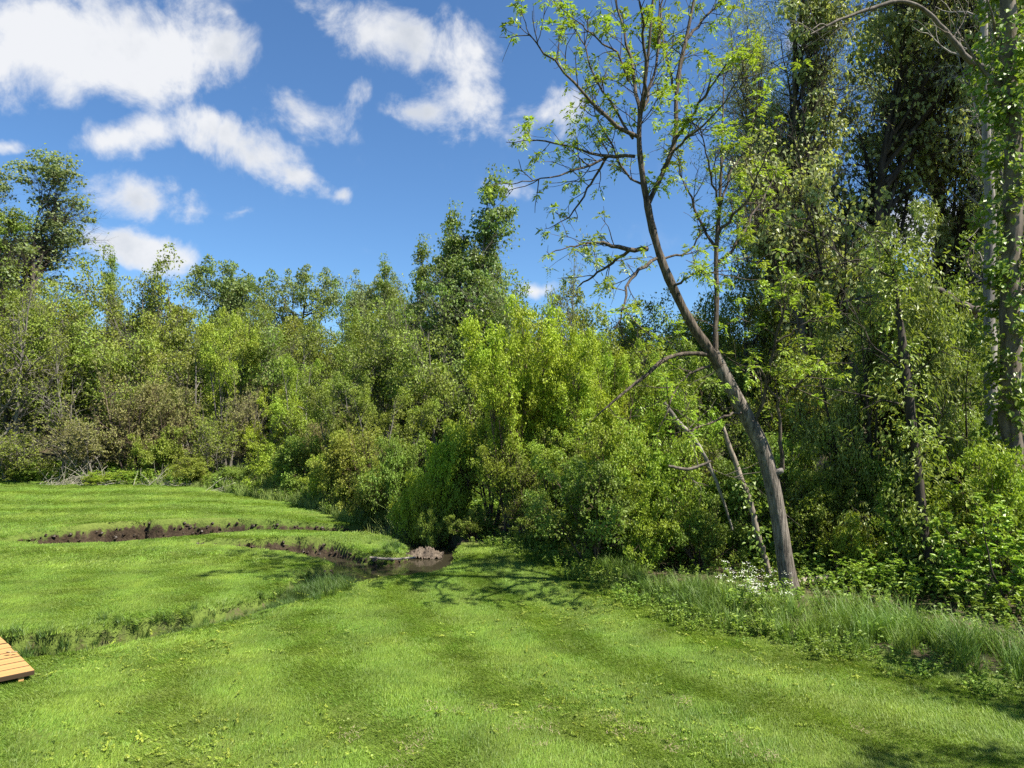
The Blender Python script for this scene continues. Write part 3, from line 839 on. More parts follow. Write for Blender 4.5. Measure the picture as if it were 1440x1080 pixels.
# --- the middle: bright maples at the end of the lawn
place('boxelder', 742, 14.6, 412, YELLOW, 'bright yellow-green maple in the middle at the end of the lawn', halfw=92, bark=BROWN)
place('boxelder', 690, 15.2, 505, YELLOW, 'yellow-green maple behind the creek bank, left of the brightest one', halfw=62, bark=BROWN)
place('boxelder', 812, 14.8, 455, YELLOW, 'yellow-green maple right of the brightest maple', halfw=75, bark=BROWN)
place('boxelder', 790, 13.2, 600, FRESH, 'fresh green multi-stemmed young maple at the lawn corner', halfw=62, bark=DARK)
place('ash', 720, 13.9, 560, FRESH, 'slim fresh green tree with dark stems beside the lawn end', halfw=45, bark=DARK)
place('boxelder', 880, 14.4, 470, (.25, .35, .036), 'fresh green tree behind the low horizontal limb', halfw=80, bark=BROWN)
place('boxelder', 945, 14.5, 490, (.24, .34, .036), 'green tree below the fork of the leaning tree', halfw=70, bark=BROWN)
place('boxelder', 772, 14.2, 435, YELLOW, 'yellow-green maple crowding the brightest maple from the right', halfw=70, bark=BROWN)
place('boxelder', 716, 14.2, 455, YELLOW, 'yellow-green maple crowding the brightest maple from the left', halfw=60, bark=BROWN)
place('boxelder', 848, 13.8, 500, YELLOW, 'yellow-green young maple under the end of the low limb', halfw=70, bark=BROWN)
place('elm', 870, 19, 430, OLIVE, 'olive tree behind the yellow-green maples', halfw=75)
place('elm', 960, 19, 440, MID, 'green tree in the depth left of the leaning trunk', halfw=75)
for (k, px, d, top, c, hw, lab) in [
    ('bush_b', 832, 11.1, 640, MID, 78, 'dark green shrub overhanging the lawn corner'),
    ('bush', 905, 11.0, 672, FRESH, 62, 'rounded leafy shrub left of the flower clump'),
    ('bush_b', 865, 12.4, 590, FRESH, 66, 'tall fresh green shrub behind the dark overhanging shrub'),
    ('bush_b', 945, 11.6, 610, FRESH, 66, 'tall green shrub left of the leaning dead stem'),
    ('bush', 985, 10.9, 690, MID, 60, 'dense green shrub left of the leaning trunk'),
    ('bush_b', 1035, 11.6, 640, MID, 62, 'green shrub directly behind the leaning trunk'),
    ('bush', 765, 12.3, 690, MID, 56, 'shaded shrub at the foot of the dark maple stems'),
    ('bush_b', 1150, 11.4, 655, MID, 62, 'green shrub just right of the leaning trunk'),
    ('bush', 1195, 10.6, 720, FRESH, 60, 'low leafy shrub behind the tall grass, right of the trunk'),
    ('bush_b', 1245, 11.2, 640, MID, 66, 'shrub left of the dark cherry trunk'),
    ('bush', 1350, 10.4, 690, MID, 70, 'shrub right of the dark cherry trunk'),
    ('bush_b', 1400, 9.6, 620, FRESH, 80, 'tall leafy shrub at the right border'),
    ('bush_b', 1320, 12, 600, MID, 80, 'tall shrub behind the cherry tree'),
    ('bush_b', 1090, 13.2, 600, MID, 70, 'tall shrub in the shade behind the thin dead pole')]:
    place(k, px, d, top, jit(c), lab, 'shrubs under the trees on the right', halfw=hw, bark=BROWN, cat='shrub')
for (px, d, top, hw, lab) in [(1010, 12.2, 560, 60, 'brown twigs heaped behind the leaning dead stem'), (1130, 11.8, 610, 55, 'bare brown stems right of the leaning trunk'),
                              (1215, 11.8, 600, 55, 'bare stems left of the dark cherry trunk'), (1380, 10.8, 600, 60, 'bare tangled stems at the right border'),
                              (740, 13.6, 600, 45, 'bare dark stems in the shade beside the lawn end'), (830, 13.4, 560, 50, 'bare stems behind the dark overhanging shrub')]:
    place('thicket', px, d, top, OLIVE, lab, 'bare stems on the right', halfw=hw, bark=(.15, .115, .085), cat='shrub')

# --- upper right: tall trees
place('willow', 1082, 22, -150, (.265, .315, .10), 'tall willow with fine leaves and dark stem right of the leaning tree', halfw=125, bark=DARK)
place('willow', 1130, 25, -40, (.265, .315, .10), 'second willow behind the tall willow', halfw=110, bark=DARK)
CW = (.29, .335, .13)
place('cottonwood', 1300, 26, -60, CW, 'far cottonwood closing the gap between the two tall ones', halfw=150, bark=DARK)
place('cottonwood', 1180, 20, -30, CW, 'cottonwood with glittering leaves right of the willow', halfw=150, bark=DARK)
place('cottonwood', 1265, 22, -190, CW, 'tall cottonwood with dark slanting limbs at upper right', halfw=185, bark=DARK)
place('cottonwood', 1350, 24, -220, CW, 'tall cottonwood behind the grey trunks at upper right', halfw=180, bark=DARK)
place('willow', 1400, 16, -260, (.235, .285, .06), 'slender tree with light grey trunk left of the vine covered trunk', halfw=75, bark=(.24, .22, .20))
place('elm', 1060, 21, 330, OLIVE, 'olive tree behind the leaning tree trunk', halfw=90, bark=DARK)
place('elm', 1150, 19.5, 300, OLIVE, 'olive tree with dark trunk under the cottonwoods', halfw=95, bark=DARK)
place('elm', 1245, 18.5, 330, MID, 'green tree in the shade under the tall cottonwoods', halfw=95, bark=DARK)
place('elm', 1345, 17.5, 350, MID, 'green tree between the cherry and the grey trunk', halfw=95, bark=DARK)
place('ash', 1110, 16.5, 430, OLIVE, 'olive tree right behind the thin dead pole', halfw=80, bark=DARK)
place('cherry', 1215, 11.6, 305, (.22, .265, .06), 'cherry tree with drooping narrow leaves above the low shrubs', halfw=95, bark=DARK)
place('cherry', 1290, 11.0, 300, (.22, .27, .06), 'cherry tree with dark trunk and drooping leaves at right', halfw=85, bark=DARK)
place('cherry', 1370, 11.8, 400, (.2, .265, .045), 'leafy cherry left of the vine covered trunk', halfw=80, bark=DARK)
G3 = 'half hidden trees in the depth of the right wood'
for i in range(15):
    place(r2.choice(['elm', 'ash', 'elm']), 640 + i * 66 + r2.uniform(-20, 20), r2.uniform(27, 36), r2.uniform(395, 440), jit(r2.choice([OLIVE, MID, MID])),
          'half hidden green tree in the depth of the wood on the right', G3, halfw=r2.uniform(60, 85), bark=DARK)
# --- the leaning tree in front: trunk and limbs follow the photograph, twigs and young leaves grow on them
def smooth_line(pts, n):
    p = np.asarray(pts, float)
    p = np.vstack([2 * p[0] - p[1], p, 2 * p[-1] - p[-2]])
    out = []
    m = len(p) - 3
    for s in np.linspace(0, m - 1e-6, n):
        i = int(s); t = s - i
        a, b, c, d = p[i:i + 4]
        out.append(0.5 * ((2 * b) + (-a + c) * t + (2 * a - 5 * b + 4 * c - d) * t * t + (-a + 3 * b - 3 * c + d) * t ** 3))
    return np.array(out)
def px_limb(pts, d0, d1):
    """pixel polyline with widths -> world centre line and radii; the depth runs from d0 to d1"""
    k = len(pts)
    q = np.array([[*dep(p[0], p[1], d0 + (d1 - d0) * i / (k - 1)), p[2] / F * (d0 + (d1 - d0) * i / (k - 1)) / 2] for i, p in enumerate(pts)])
    return q
def leaning_tree():
    g = np.random.default_rng(77)
    D = 9.45
    base = dep(1112, 838, D)
    e = empty('leaning_tree', (base[0], base[1], base[2] - 0.1))
    o = np.array(e.location)
    limbs = {
        'trunk': [(1115, 852, 72), (1111, 835, 50), (1108, 815, 39), (1104, 790, 35), (1097, 740, 33), (1086, 680, 33), (1072, 630, 33), (1052, 590, 32), (1030, 550, 30), (1012, 515, 28), (1003, 495, 25)],
        'a': [(1012, 515, 25), (995, 488, 22), (972, 455, 21), (948, 408, 20), (930, 365, 18), (917, 320, 17), (910, 285, 16), (904, 250, 14), (899, 205, 12), (900, 165, 10), (908, 110, 7), (914, 50, 6), (922, -40, 4)],
        'b': [(912, 285, 12), (925, 258, 11), (940, 225, 10), (950, 190, 10), (951, 140, 9), (956, 95, 9), (966, 50, 8), (976, 0, 6), (990, -60, 4)],
        'c': [(1008, 512, 14), (1006, 470, 13), (1008, 420, 12), (1007, 360, 11), (1011, 300, 9), (1014, 240, 7), (1016, 180, 5), (1018, 110, 3)],
        'd': [(1004, 500, 14), (975, 497, 13), (948, 500, 13), (928, 510, 13), (912, 525, 11), (890, 542, 9), (868, 560, 7), (840, 584, 4)],
    }
    small = [  # px, py, width; grows from a limb
        ([(897, 192, 6), (870, 178, 6), (838, 150, 5), (815, 125, 4), (790, 95, 3), (765, 72, 2.5), (745, 50, 1.5)], -.3),
        ([(893, 220, 5), (862, 219, 5), (840, 218, 4), (800, 206, 3), (770, 200, 2.5), (742, 194, 1.5)], .3),
        ([(862, 219, 4), (835, 228, 4), (805, 243, 3), (770, 250, 2), (735, 254, 1.5)], -.4),
        ([(855, 219, 4), (843, 240, 3.5), (828, 262, 3), (812, 290, 2.5), (792, 308, 1.5)], .2),
        ([(910, 350, 8), (890, 352, 7), (868, 346, 6), (840, 341, 4), (812, 345, 3), (788, 352, 1.5)], -.4),
        ([(885, 352, 5), (862, 368, 4), (840, 385, 3), (815, 402, 2)], .5),
        ([(926, 362, 5), (900, 380, 5), (885, 398, 4), (878, 430, 3), (872, 455, 2)], -.6),
        ([(900, 165, 6), (893, 120, 5), (884, 70, 4), (872, 25, 3), (862, -30, 2)], .4),
        ([(901, 160, 6), (909, 120, 5), (906, 60, 4), (902, 0, 3)], -.5),
        ([(903, 155, 5), (918, 110, 4), (925, 70, 4), (930, 20, 3), (940, -30, 2)], .5),
        ([(890, 195, 4), (868, 160, 3.5), (850, 130, 3), (832, 100, 2.5), (820, 60, 2), (800, 30, 1.5), (785, 12, 1.2)], .6),
        ([(884, 115, 3), (870, 75, 3), (850, 62, 2.5), (830, 45, 2), (812, 30, 1.5)], -.2),
        ([(951, 195, 4), (975, 160, 4), (1000, 120, 3), (1030, 80, 2)], -.5),
        ([(966, 55, 5), (985, 32, 4), (1005, 12, 3), (1035, -8, 2)], .2),
        ([(950, 130, 4), (940, 90, 3.5), (930, 50, 3), (928, 0, 2)], .4),
        ([(905, 260, 4), (880, 245, 3), (858, 200, 2.5), (840, 170, 2), (832, 135, 1.5)], .5),
        ([(930, 240, 4), (955, 205, 3.5), (985, 180, 3), (1020, 140, 2), (1045, 95, 1.5)], -.7),
        ([(1008, 350, 5), (990, 320, 4), (975, 285, 3), (960, 250, 2), (955, 225, 1.5)], .3),
        ([(1010, 330, 5), (1030, 305, 4), (1055, 275, 3), (1075, 225, 2), (1088, 190, 1.5)], -.3),
        ([(1009, 370, 5), (1035, 345, 4), (1060, 300, 3), (1085, 260, 2)], .5),
        ([(1012, 290, 4), (1000, 250, 3), (992, 210, 2), (985, 180, 1.5)], -.4),
        ([(1011, 300, 4), (1025, 250, 3), (1045, 215, 2), (1062, 160, 1.5)], .2),
        ([(1060, 600, 4), (1075, 560, 5), (1080, 520, 4), (1092, 480, 3.5), (1102, 435, 3), (1098, 415, 2)], -.4),
        ([(1092, 480, 3), (1115, 468, 2.5), (1140, 450, 2)], -.1),
        ([(1100, 660, 6), (1097, 610, 5), (1094, 565, 4), (1078, 540, 3.5), (1068, 515, 2.5)], -.2),
        ([(1094, 565, 4), (1115, 545, 3), (1140, 525, 2.5), (1165, 512, 1.5)], -.1),
        ([(998, 515, 4), (965, 530, 3), (945, 560, 2.5), (930, 600, 1.5)], -.4),
        ([(1045, 580, 4), (1020, 585, 3.5), (985, 600, 3), (965, 612, 2)], -.5),
        ([(930, 365, 4), (965, 355, 3), (985, 330, 2), (1000, 320, 1.5)], .3),
        ([(945, 405, 4), (975, 385, 3), (1000, 385, 2)], -.4),
    ]
    T, C, T0 = Acc(), Acc(), Acc()
    WID = {'trunk': .64, 'a': .64, 'b': .66, 'c': .58, 'd': .48}
    ends = {'trunk': (D, D - .1), 'a': (D - .1, D - .5), 'b': (D - .25, D + .4), 'c': (D - .1, D + .35), 'd': (D - .1, D - .9)}
    chains = []
    for nme, pts in limbs.items():
        q = px_limb(pts, *ends[nme])
        q[:, 3] *= WID[nme]
        ln = smooth_line(q, 40 if nme != 'd' else 24)
        if nme == 'trunk': ln[:, :2] += np.sin(np.linspace(0, 9, 40))[:, None] * 0.006
        if nme != 'trunk': ln[:, 3] *= 1 + 0.06 * g.normal(0, 1, len(ln))
        tubes(T0 if nme == 'trunk' else T, ln[None, :, :3] - o, ln[None, :, 3], 20 if nme in ('trunk', 'a') else 10)
        if nme != 'trunk': chains.append((ln, 1.0))
    for pts, dd in small:
        # depth of the limb where the branch leaves it
        d0 = D - .1
        for ln, _ in chains[:4]:
            s = np.array([(ln[:, 0] / ln[:, 1]) * F + 720, np.zeros(len(ln))])
            p0 = dep(pts[0][0], pts[0][1], 1.0)
            pr = np.hypot(ln[:, 0] / ln[:, 1] - p0[0], (ln[:, 2] - CAMZ) / ln[:, 1] - (p0[2] - CAMZ))
            if pr.min() < 0.012: d0 = float(ln[pr.argmin(), 1])
        q = px_limb(pts, d0, d0 + dd * 1.6)
        ln = smooth_line(q, 12)
        ln[1:, :3] += g.normal(0, 0.012, (11, 3))
        tubes(T, ln[None, :, :3] - o, ln[None, :, 3], 6)
        chains.append((ln, 2.2))
    # twigs on the outer part of every limb
    tw_p, tw_d, tw_l = [], [], []
    for ln, w8 in chains:
        seg = np.linalg.norm(np.diff(ln[:, :3], axis=0), axis=1); LL = seg.sum()
        big = ln[0, 3] > 0.05
        k = int(LL * (4.2 if w8 > 1 else 2.2)) + (3 if w8 > 1 else 1)
        t = g.uniform(0.45 if big else 0.15, 1, k)
        p, tan = sample(ln[None, :, :3], np.zeros(k, int), t)
        dirs = off_dir(g, tan, np.radians(g.uniform(30, 70, k)))
        dirs = nrm(dirs + np.array([0, 0, .15]))
        tw_p.append(p); tw_d.append(dirs); tw_l.append(g.uniform(.2, .65, k))
        # the tip goes on as a twig
        tw_p.append(ln[-1:, :3]); tw_d.append(nrm(ln[-1:, :3] - ln[-2:-1, :3])); tw_l.append(np.array([.3]))
    P, Dr, LL = np.concatenate(tw_p), np.concatenate(tw_d), np.concatenate(tw_l)
    t1 = simulate(g, P, Dr, LL, 5, .16, .03)
    tubes(T, t1 - o, np.tile(np.linspace(.0075, .0035, 6), (len(t1), 1)), 4)
    k = len(t1) * 2
    i = np.repeat(np.arange(len(t1)), 2); t = g.uniform(.3, .95, k)
    p, tan = sample(t1, i, t)
    t2 = simulate(g, p, off_dir(g, tan, np.radians(g.uniform(35, 70, k))), LL[i] * g.uniform(.3, .7, k), 3, .15, .04)
    tubes(T, t2 - o, np.tile(np.linspace(.0045, .0025, 4), (k, 1)), 3)
    # tufts of young compound leaves at the twig ends
    tips = np.concatenate([t1[:, -1], t2[:, -1], sample(t1, np.arange(len(t1)), g.uniform(.4, .8, len(t1)))[0]])
    td = np.concatenate([nrm(t1[:, -1] - t1[:, -2]), nrm(t2[:, -1] - t2[:, -2]), nrm(t1[:, 3] - t1[:, 2])])
    keep = g.uniform(0, 1, len(tips)) < .44
    tips, td = tips[keep], td[keep]
    n = len(tips)
    fr = 5
    ti = np.repeat(np.arange(n), fr)                      # fronds of a tuft
    fd = nrm(td[ti] * .45 + g.normal(0, .75, (n * fr, 3)) + np.array([0, 0, .05]))
    fl = g.uniform(.06, .12, n * fr) * np.repeat(g.uniform(.7, 1.35, n), fr)
    ftint = np.repeat(np.clip(g.normal(.55, .22, n), 0, 1), fr)
    nl = 7                                                # leaflets of a frond
    li = np.repeat(np.arange(n * fr), nl); s = np.tile(np.linspace(.3, 1, nl), n * fr)
    b = tips[ti][li] + fd[li] * (fl[li] * s)[:, None] - np.array([0, 0, 1]) * (fl[li] * s ** 2 * .45)[:, None]
    sd = nrm(np.cross(fd[li], np.array([0, 0, 1.0])) + 1e-6) * np.where(np.arange(len(li)) % 2, 1, -1)[:, None]
    d = nrm(sd * .8 + fd[li] * .7 + g.normal(0, .2, (len(li), 3)) - np.array([0, 0, .35]))
    nn = g.normal(0, .3, (len(li), 3)) + np.array([0, 0, .8]); nn = nrm(nn - d * (nn * d).sum(1, keepdims=True))
    leaf_faces(C, b - o, d, nn, g.uniform(.045, .075, len(li)), g.uniform(.018, .028, len(li)), np.clip(ftint[li] + g.normal(0, .12, len(li)), 0, 1))
    obj('trunk', T0.mesh('leaning_trunk', M_HEROBARK, True), e, color=(.170, .146, .122))
    obj('limbs', T.mesh('leaning_limbs', M_HEROBARK, True), e, color=(.10, .08, .062))
    obj('crown', C.mesh('leaning_crown', M_NEARLEAF), e, color=(.255, .345, .045))
    # the pruned knot
    K = Acc()
    kp = dep(1092, 664, D - .1) - o
    tubes(K, np.array([[kp + np.array([-.04, .03, -.02]), kp + np.array([.0, 0, 0.0]), kp + np.array([.05, -.02, .02]), kp + np.array([.075, -.03, .03]), kp + np.array([.078, -.03, .03])]]), np.array([[.05, .048, .042, .032, .001]]), 9)
    obj('knot', K.mesh('knot', M_HEROBARK, True), e, color=(.20, .18, .16))
    tag(e, 'leaning tree with grey furrowed trunk and sparse young yellow-green leaves', 'tree')
    print('leaning tree', T.n, C.n)
leaning_tree()

# --- trunks of their own, without a proto
def lone_trunk(name, label, pts, d0, d1, color, leaves=None, cat='tree', sides=10, branches=0, seed=1, lean_leaf=(.17, .26, .045), partname='trunk', mat=None, rough=.06):
    g = np.random.default_rng(seed)
    q = px_limb(pts, d0, d1)
    o = q[0, :3].copy()
    e = empty(name, o)
    ln = smooth_line(q, 30)
    ln[1:-1, :3] += g.normal(0, ln[1:-1, 3:4] * .12, (28, 3))
    ln[:, 3] *= 1 + g.normal(0, rough, 30)
    T = Acc()
    tubes(T, ln[None, :, :3] - o, ln[None, :, 3], sides)
    if branches:
        t = g.uniform(.25, .98, branches)
        p, tan = sample(ln[None, :, :3], np.zeros(branches, int), t)
        L = g.uniform(.5, 1.6, branches)
        b = simulate(g, p, off_dir(g, tan, np.radians(g.uniform(35, 75, branches))), L, 6, .16, .03)
        tubes(T, b - o, (ln[:, 3].mean() * .35) * np.linspace(1, .15, 7)[None] * g.uniform(.5, 1.1, (branches, 1)), 5)
        c = np.repeat(np.arange(branches), 4)
        p, tan = sample(b, c, g.uniform(.3, 1, len(c)))
        b2 = simulate(g, p, off_dir(g, tan, np.radians(g.uniform(30, 60, len(c)))), L[c] * .45, 3, .2, .0)
        tubes(T, b2 - o, np.tile(np.linspace(.007, .002, 4), (len(c), 1)), 3)
    obj(partname, T.mesh(name, mat or M_BARK, True), e, color=color)
    if leaves:
        n, L, W, spread, t0, t1 = leaves
        C = Acc()
        # climbing leaves gather in bunches that stand off the trunk
        nb = max(1, n // 14)
        bt = g.uniform(t0, t1, nb)
        p, tan = sample(ln[None, :, :3], np.zeros(nb, int), bt)
        rad = np.interp(bt, np.linspace(0, 1, 30), ln[:, 3])
        out = off_dir(g, tan, np.full(nb, math.pi / 2))
        c = p + out * (rad + np.abs(g.normal(0, spread, nb)))[:, None]
        i = g.integers(0, nb, n)
        b = c[i] + g.normal(0, .075, (n, 3))
        d = nrm(out[i] * .7 + g.normal(0, .5, (n, 3)) - np.array([0, 0, .5]))
        nn = out[i] * .6 + np.array([0, 0, .6]) + g.normal(0, .35, (n, 3)); nn = nrm(nn - d * (nn * d).sum(1, keepdims=True))
        leaf_faces(C, b - o, d, nn, L * g.uniform(.6, 1.2, n), W * g.uniform(.6, 1.2, n), g.uniform(0, 1, n), fine=True)
        obj('vine', C.mesh(name + '_vine', M_NEARLEAF), e, color=lean_leaf)
    tag(e, label, cat)
    return e
lone_trunk('vine_covered_tree', 'thick grey trunk wrapped in green climbing vine at the right border', [(1428, 905, 30), (1424, 800, 28), (1422, 650, 26), (1420, 500, 25), (1422, 350, 24), (1424, 200, 22), (1420, 80, 21), (1416, -60, 19)], 10.6, 10.6, (.17, .14, .115),
           leaves=(6000, .105, .08, .2, .05, 1.0), branches=6, seed=4, sides=14, lean_leaf=(.17, .25, .04))
lone_trunk('grey_trunk_tree', 'straight light grey trunk with broken limb left of the vine covered trunk', [(1392, 800, 19), (1393, 650, 17), (1394, 500, 16), (1391, 400, 15), (1392, 300, 14), (1386, 180, 13), (1384, 60, 11), (1380, -60, 9)], 13.0, 13.0, (.24, .215, .19), branches=9, seed=6)
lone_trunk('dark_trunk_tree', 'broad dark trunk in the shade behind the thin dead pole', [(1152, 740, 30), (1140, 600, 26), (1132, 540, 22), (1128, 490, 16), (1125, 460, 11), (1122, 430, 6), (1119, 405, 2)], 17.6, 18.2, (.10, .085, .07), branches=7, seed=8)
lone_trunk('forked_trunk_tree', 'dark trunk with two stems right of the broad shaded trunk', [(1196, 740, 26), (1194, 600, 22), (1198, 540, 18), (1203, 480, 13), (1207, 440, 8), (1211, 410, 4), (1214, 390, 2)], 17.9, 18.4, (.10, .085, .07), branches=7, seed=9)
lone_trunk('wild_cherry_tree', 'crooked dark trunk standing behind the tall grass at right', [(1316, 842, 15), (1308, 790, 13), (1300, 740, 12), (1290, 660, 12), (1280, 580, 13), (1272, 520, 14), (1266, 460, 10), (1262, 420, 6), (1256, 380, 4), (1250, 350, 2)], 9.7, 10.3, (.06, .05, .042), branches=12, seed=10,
           leaves=(3400, .09, .036, .42, .12, 1.0), lean_leaf=(.22, .28, .055))
lone_trunk('dead_leaning_stem', 'pale dead stem leaning left behind the leaning tree', [(1086, 822, 8), (1076, 785, 7), (1066, 752, 8), (1056, 710, 8), (1043, 675, 8), (1030, 640, 7), (1021, 612, 5), (1018, 600, 2)], 10.3, 10.5, (.25, .21, .165), cat='dead trunk', seed=12, rough=.05, leaves=(320, .07, .05, .06, .0, .6))
lone_trunk('dead_branch', 'thin pale dead branch slanting left of the leaning dead stem', [(1030, 745, 3), (1012, 690, 4), (990, 640, 5), (972, 612, 6), (952, 592, 7), (934, 566, 5)], 10.6, 10.4, (.22, .2, .17), cat='dead branch', seed=13)
lone_trunk('dead_limb', 'bare broken limb low behind the shrubs left of the trunk', [(940, 655, 4), (965, 660, 5), (985, 655, 4), (1000, 648, 3)], 10.2, 10.2, (.13, .11, .09), cat='dead branch', seed=14, branches=3)
lone_trunk('slanting_limb', 'long dark bough reaching left across the upper right corner', [(1392, 100, 9), (1360, 82, 8), (1335, 50, 7), (1300, 14, 6), (1265, 2, 5.5), (1220, 14, 5), (1180, 28, 4), (1140, 48, 2)], 12.9, 12.0, (.14, .12, .10), cat='branch', seed=15, branches=4)
lone_trunk('hanging_bough', 'thick dark bough slanting over the cherry tree', [(1372, 436, 14), (1345, 425, 12), (1320, 408, 9), (1290, 405, 6), (1250, 412, 4), (1180, 425, 2.5)], 12.6, 11.4, (.11, .09, .075), cat='branch', seed=16, branches=5)
lone_trunk('fallen_log', 'pale fallen log lying just right of the leaning trunk', [(1122, 818, 7), (1140, 815, 8), (1160, 812, 7), (1172, 806, 4)], 9.9, 10.2, (.42, .36, .28), cat='log', seed=17, partname='log')
lone_trunk('creek_log', 'thin pale log lying across the creek water', [(520, 784, 3), (550, 786, 3.5), (585, 784, 2.5)], 11.9, 12.1, (.30, .26, .21), cat='log', seed=18, partname='log')

e = place('cherry', 720 + 1000 * 6.2 / 3.7, 3.7, -420, (.2, .265, .045), 'tree beyond the right border whose shadow falls on the near lawn', halfw=420, rz=1.0, bark=DARK)
# saplings and broad leaved boughs near the right border
place('sapling', 1425, 8.3, 690, (.24, .36, .045), 'broad leaved sapling with bright leaves at the right border', halfw=95, cat='sapling', bark=DARK)
place('sapling', 1360, 8.9, 700, (.24, .36, .045), 'leafy sapling left of the border sapling', halfw=70, cat='sapling', bark=DARK)
place('sapling', 1180, 9.8, 775, (.28, .40, .045), 'small bright sapling in the tall grass right of the trunk', halfw=40, cat='sapling', bark=DARK)
place('sapling', 1225, 9.6, 770, (.26, .38, .045), 'second small bright sapling behind the tall grass', halfw=40, cat='sapling', bark=DARK)
place('sapling', 1270, 10.2, 660, (.2, .3, .045), 'sapling just left of the crooked dark trunk', halfw=45, cat='sapling', bark=DARK)
# --- footbridge at the left border
def footbridge():
    k = NT('stained_board')
    tc = k.n('ShaderNodeTexCoord').outputs['Object']
    n = k.noise(1.0, 5, .6, vec=k.scale(tc, (2, 40, 40)))
    oi = k.n('ShaderNodeObjectInfo').outputs['Random']
    c = k.mix(k.rng(n, .3, .7), (.33, .185, .065), (.46, .275, .105))
    c = k.mix(k.rng(oi, 0, 1, 0, .25), c, (.40, .20, .07))
    m = k.out(k.bsdf(c, .6, .3, bump=n, bs=.25, bd=.004))
    corner = at(50, 940, .07)
    e1 = nrm((at(0, 893, .07) - corner))               # across the ditch
    e2 = np.array([-e1[1], e1[0], 0.0])                # along the boards
    if e2[0] > 0: e2 = -e2
    up = np.array([0, 0, 1.0])
    e = empty('footbridge', corner - up * .09, math.atan2(e2[1], e2[0]))
    W, PW, N_ = 1.4, .19, 13
    tx = np.array([1.0, 0, 0]); ty = np.array([0, 1.0, 0])
    sgn = 1.0 if np.dot(np.array([-e2[1], e2[0], 0]), e1) > 0 else -1.0
    a = Acc()
    h, b = .019, .005
    # a board with eased edges
    L2, w2 = W / 2, PW / 2 - .007
    prof = [(-w2, -h), (w2, -h), (w2, h - b), (w2 - b, h), (-w2 + b, h), (-w2, h - b)]
    v = [(x, y, z) for x in (-L2, L2) for y, z in prof]
    q = [(i, (i + 1) % 6, 6 + (i + 1) % 6, 6 + i) for i in range(6)]
    a.add(v, q=q + [(0, 5, 4, 3), (0, 3, 2, 1), (6, 7, 8, 9), (6, 9, 10, 11)])
    ke = NT('board_edge_shade')
    bm = a.mesh('board', [m, ke.out(ke.bsdf((.045, .030, .018), .9, .1))])  # near-black sides and bevels paint the shade in the gaps between boards
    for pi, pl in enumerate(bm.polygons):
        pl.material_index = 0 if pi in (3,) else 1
    rb = random.Random(2)
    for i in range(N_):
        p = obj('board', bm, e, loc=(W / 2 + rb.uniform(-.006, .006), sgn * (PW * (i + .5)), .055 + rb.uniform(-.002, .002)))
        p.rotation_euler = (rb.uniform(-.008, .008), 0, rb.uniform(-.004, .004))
    for x in (.10, W - .10):
        a = Acc(); a.box((x, sgn * (N_ * PW / 2), -.045), tx * .02, ty * (N_ * PW / 2 - .02), up * .078)
        obj('beam', a.mesh('beam', m), e)
    tag(e, 'tan wooden footbridge of wide boards at the left border', 'footbridge')
    # a dry leaf lying on it
    g = np.random.default_rng(4)
    a = Acc()
    for j in range(3):
        d = nrm(np.array([[g.normal(), g.normal(), .25]])); n_ = nrm(np.array([[.2, .1, 1.0]]))
        n_ = nrm(n_ - d * (n_ * d).sum())
        leaf_faces(a, np.zeros((1, 3)), d, n_, [.055], [.035], np.array([.4]), fine=True)
    p = at(16, 918, .078)
    lf = obj('dry_leaf', a.mesh('dry_leaf', M_THATCH), loc=p)
    tag(lf, 'small curled dry leaf lying on the footbridge boards', 'leaf')
footbridge()
FB = [at(50, 940)[:2], at(-120, 800)[:2]]

# --- grass
g = np.random.default_rng(21)
def surf_rot(x, y, g, lean=None, eps=.06, tilt=.06):
    zx = (ground_z(x + eps, y) - ground_z(x - eps, y)) / (2 * eps); zy = (ground_z(x, y + eps) - ground_z(x, y - eps)) / (2 * eps)
    zx, zy = np.clip(zx, -.3, .3), np.clip(zy, -.3, .3)
    rx = np.arctan(zy) + g.normal(0, tilt, len(x)); ry = -np.arctan(zx) + g.normal(0, tilt, len(x))
    if lean is not None: rx = rx + lean[1]; ry = ry + lean[0]
    return rx, ry
def on_bridge(x, y):
    c = at(50, 940)[:2]; e1 = nrm(at(0, 893)[:2] - c); e2 = np.array([-e1[1], e1[0]]); e2 = e2 if e2[0] < 0 else -e2
    u = (x - c[0]) * e1[0] + (y - c[1]) * e1[1]; v = (x - c[0]) * e2[0] + (y - c[1]) * e2[1]
    return (u > .06) & (u < 2.5) & (v > .05) & (v < 1.5)
def view_cull(x, y, m=1.06): return np.abs(x) < .72 * m * y + .8
def cells(x0, x1, y0, y1, s):
    X, Y = np.meshgrid(np.arange(x0, x1, s), np.arange(y0, y1, s))
    x = X.ravel() + g.uniform(-s / 2, s / 2, X.size); y = Y.ravel() + g.uniform(-s / 2, s / 2, X.size)
    return x, y
COMB = (-.75, -.75, 0.0, .75, .75)
near_p = [blade_patch('lawn_patch', M_LAWN, 620, .2, .016, .036, .0046, .9, 50 + i, comb=c) for i, c in enumerate(COMB)]
mid_p = [blade_patch('lawn_patch_far', M_LAWN, 480, .34, .018, .038, .009, .8, 60 + i, comb=c) for i, c in enumerate(COMB)]
rim_p = [blade_patch('lawn_patch_rim', M_LAWN, 120, .09, .015, .04, .007, .9, 65 + i, comb=c) for i, c in enumerate(COMB)]
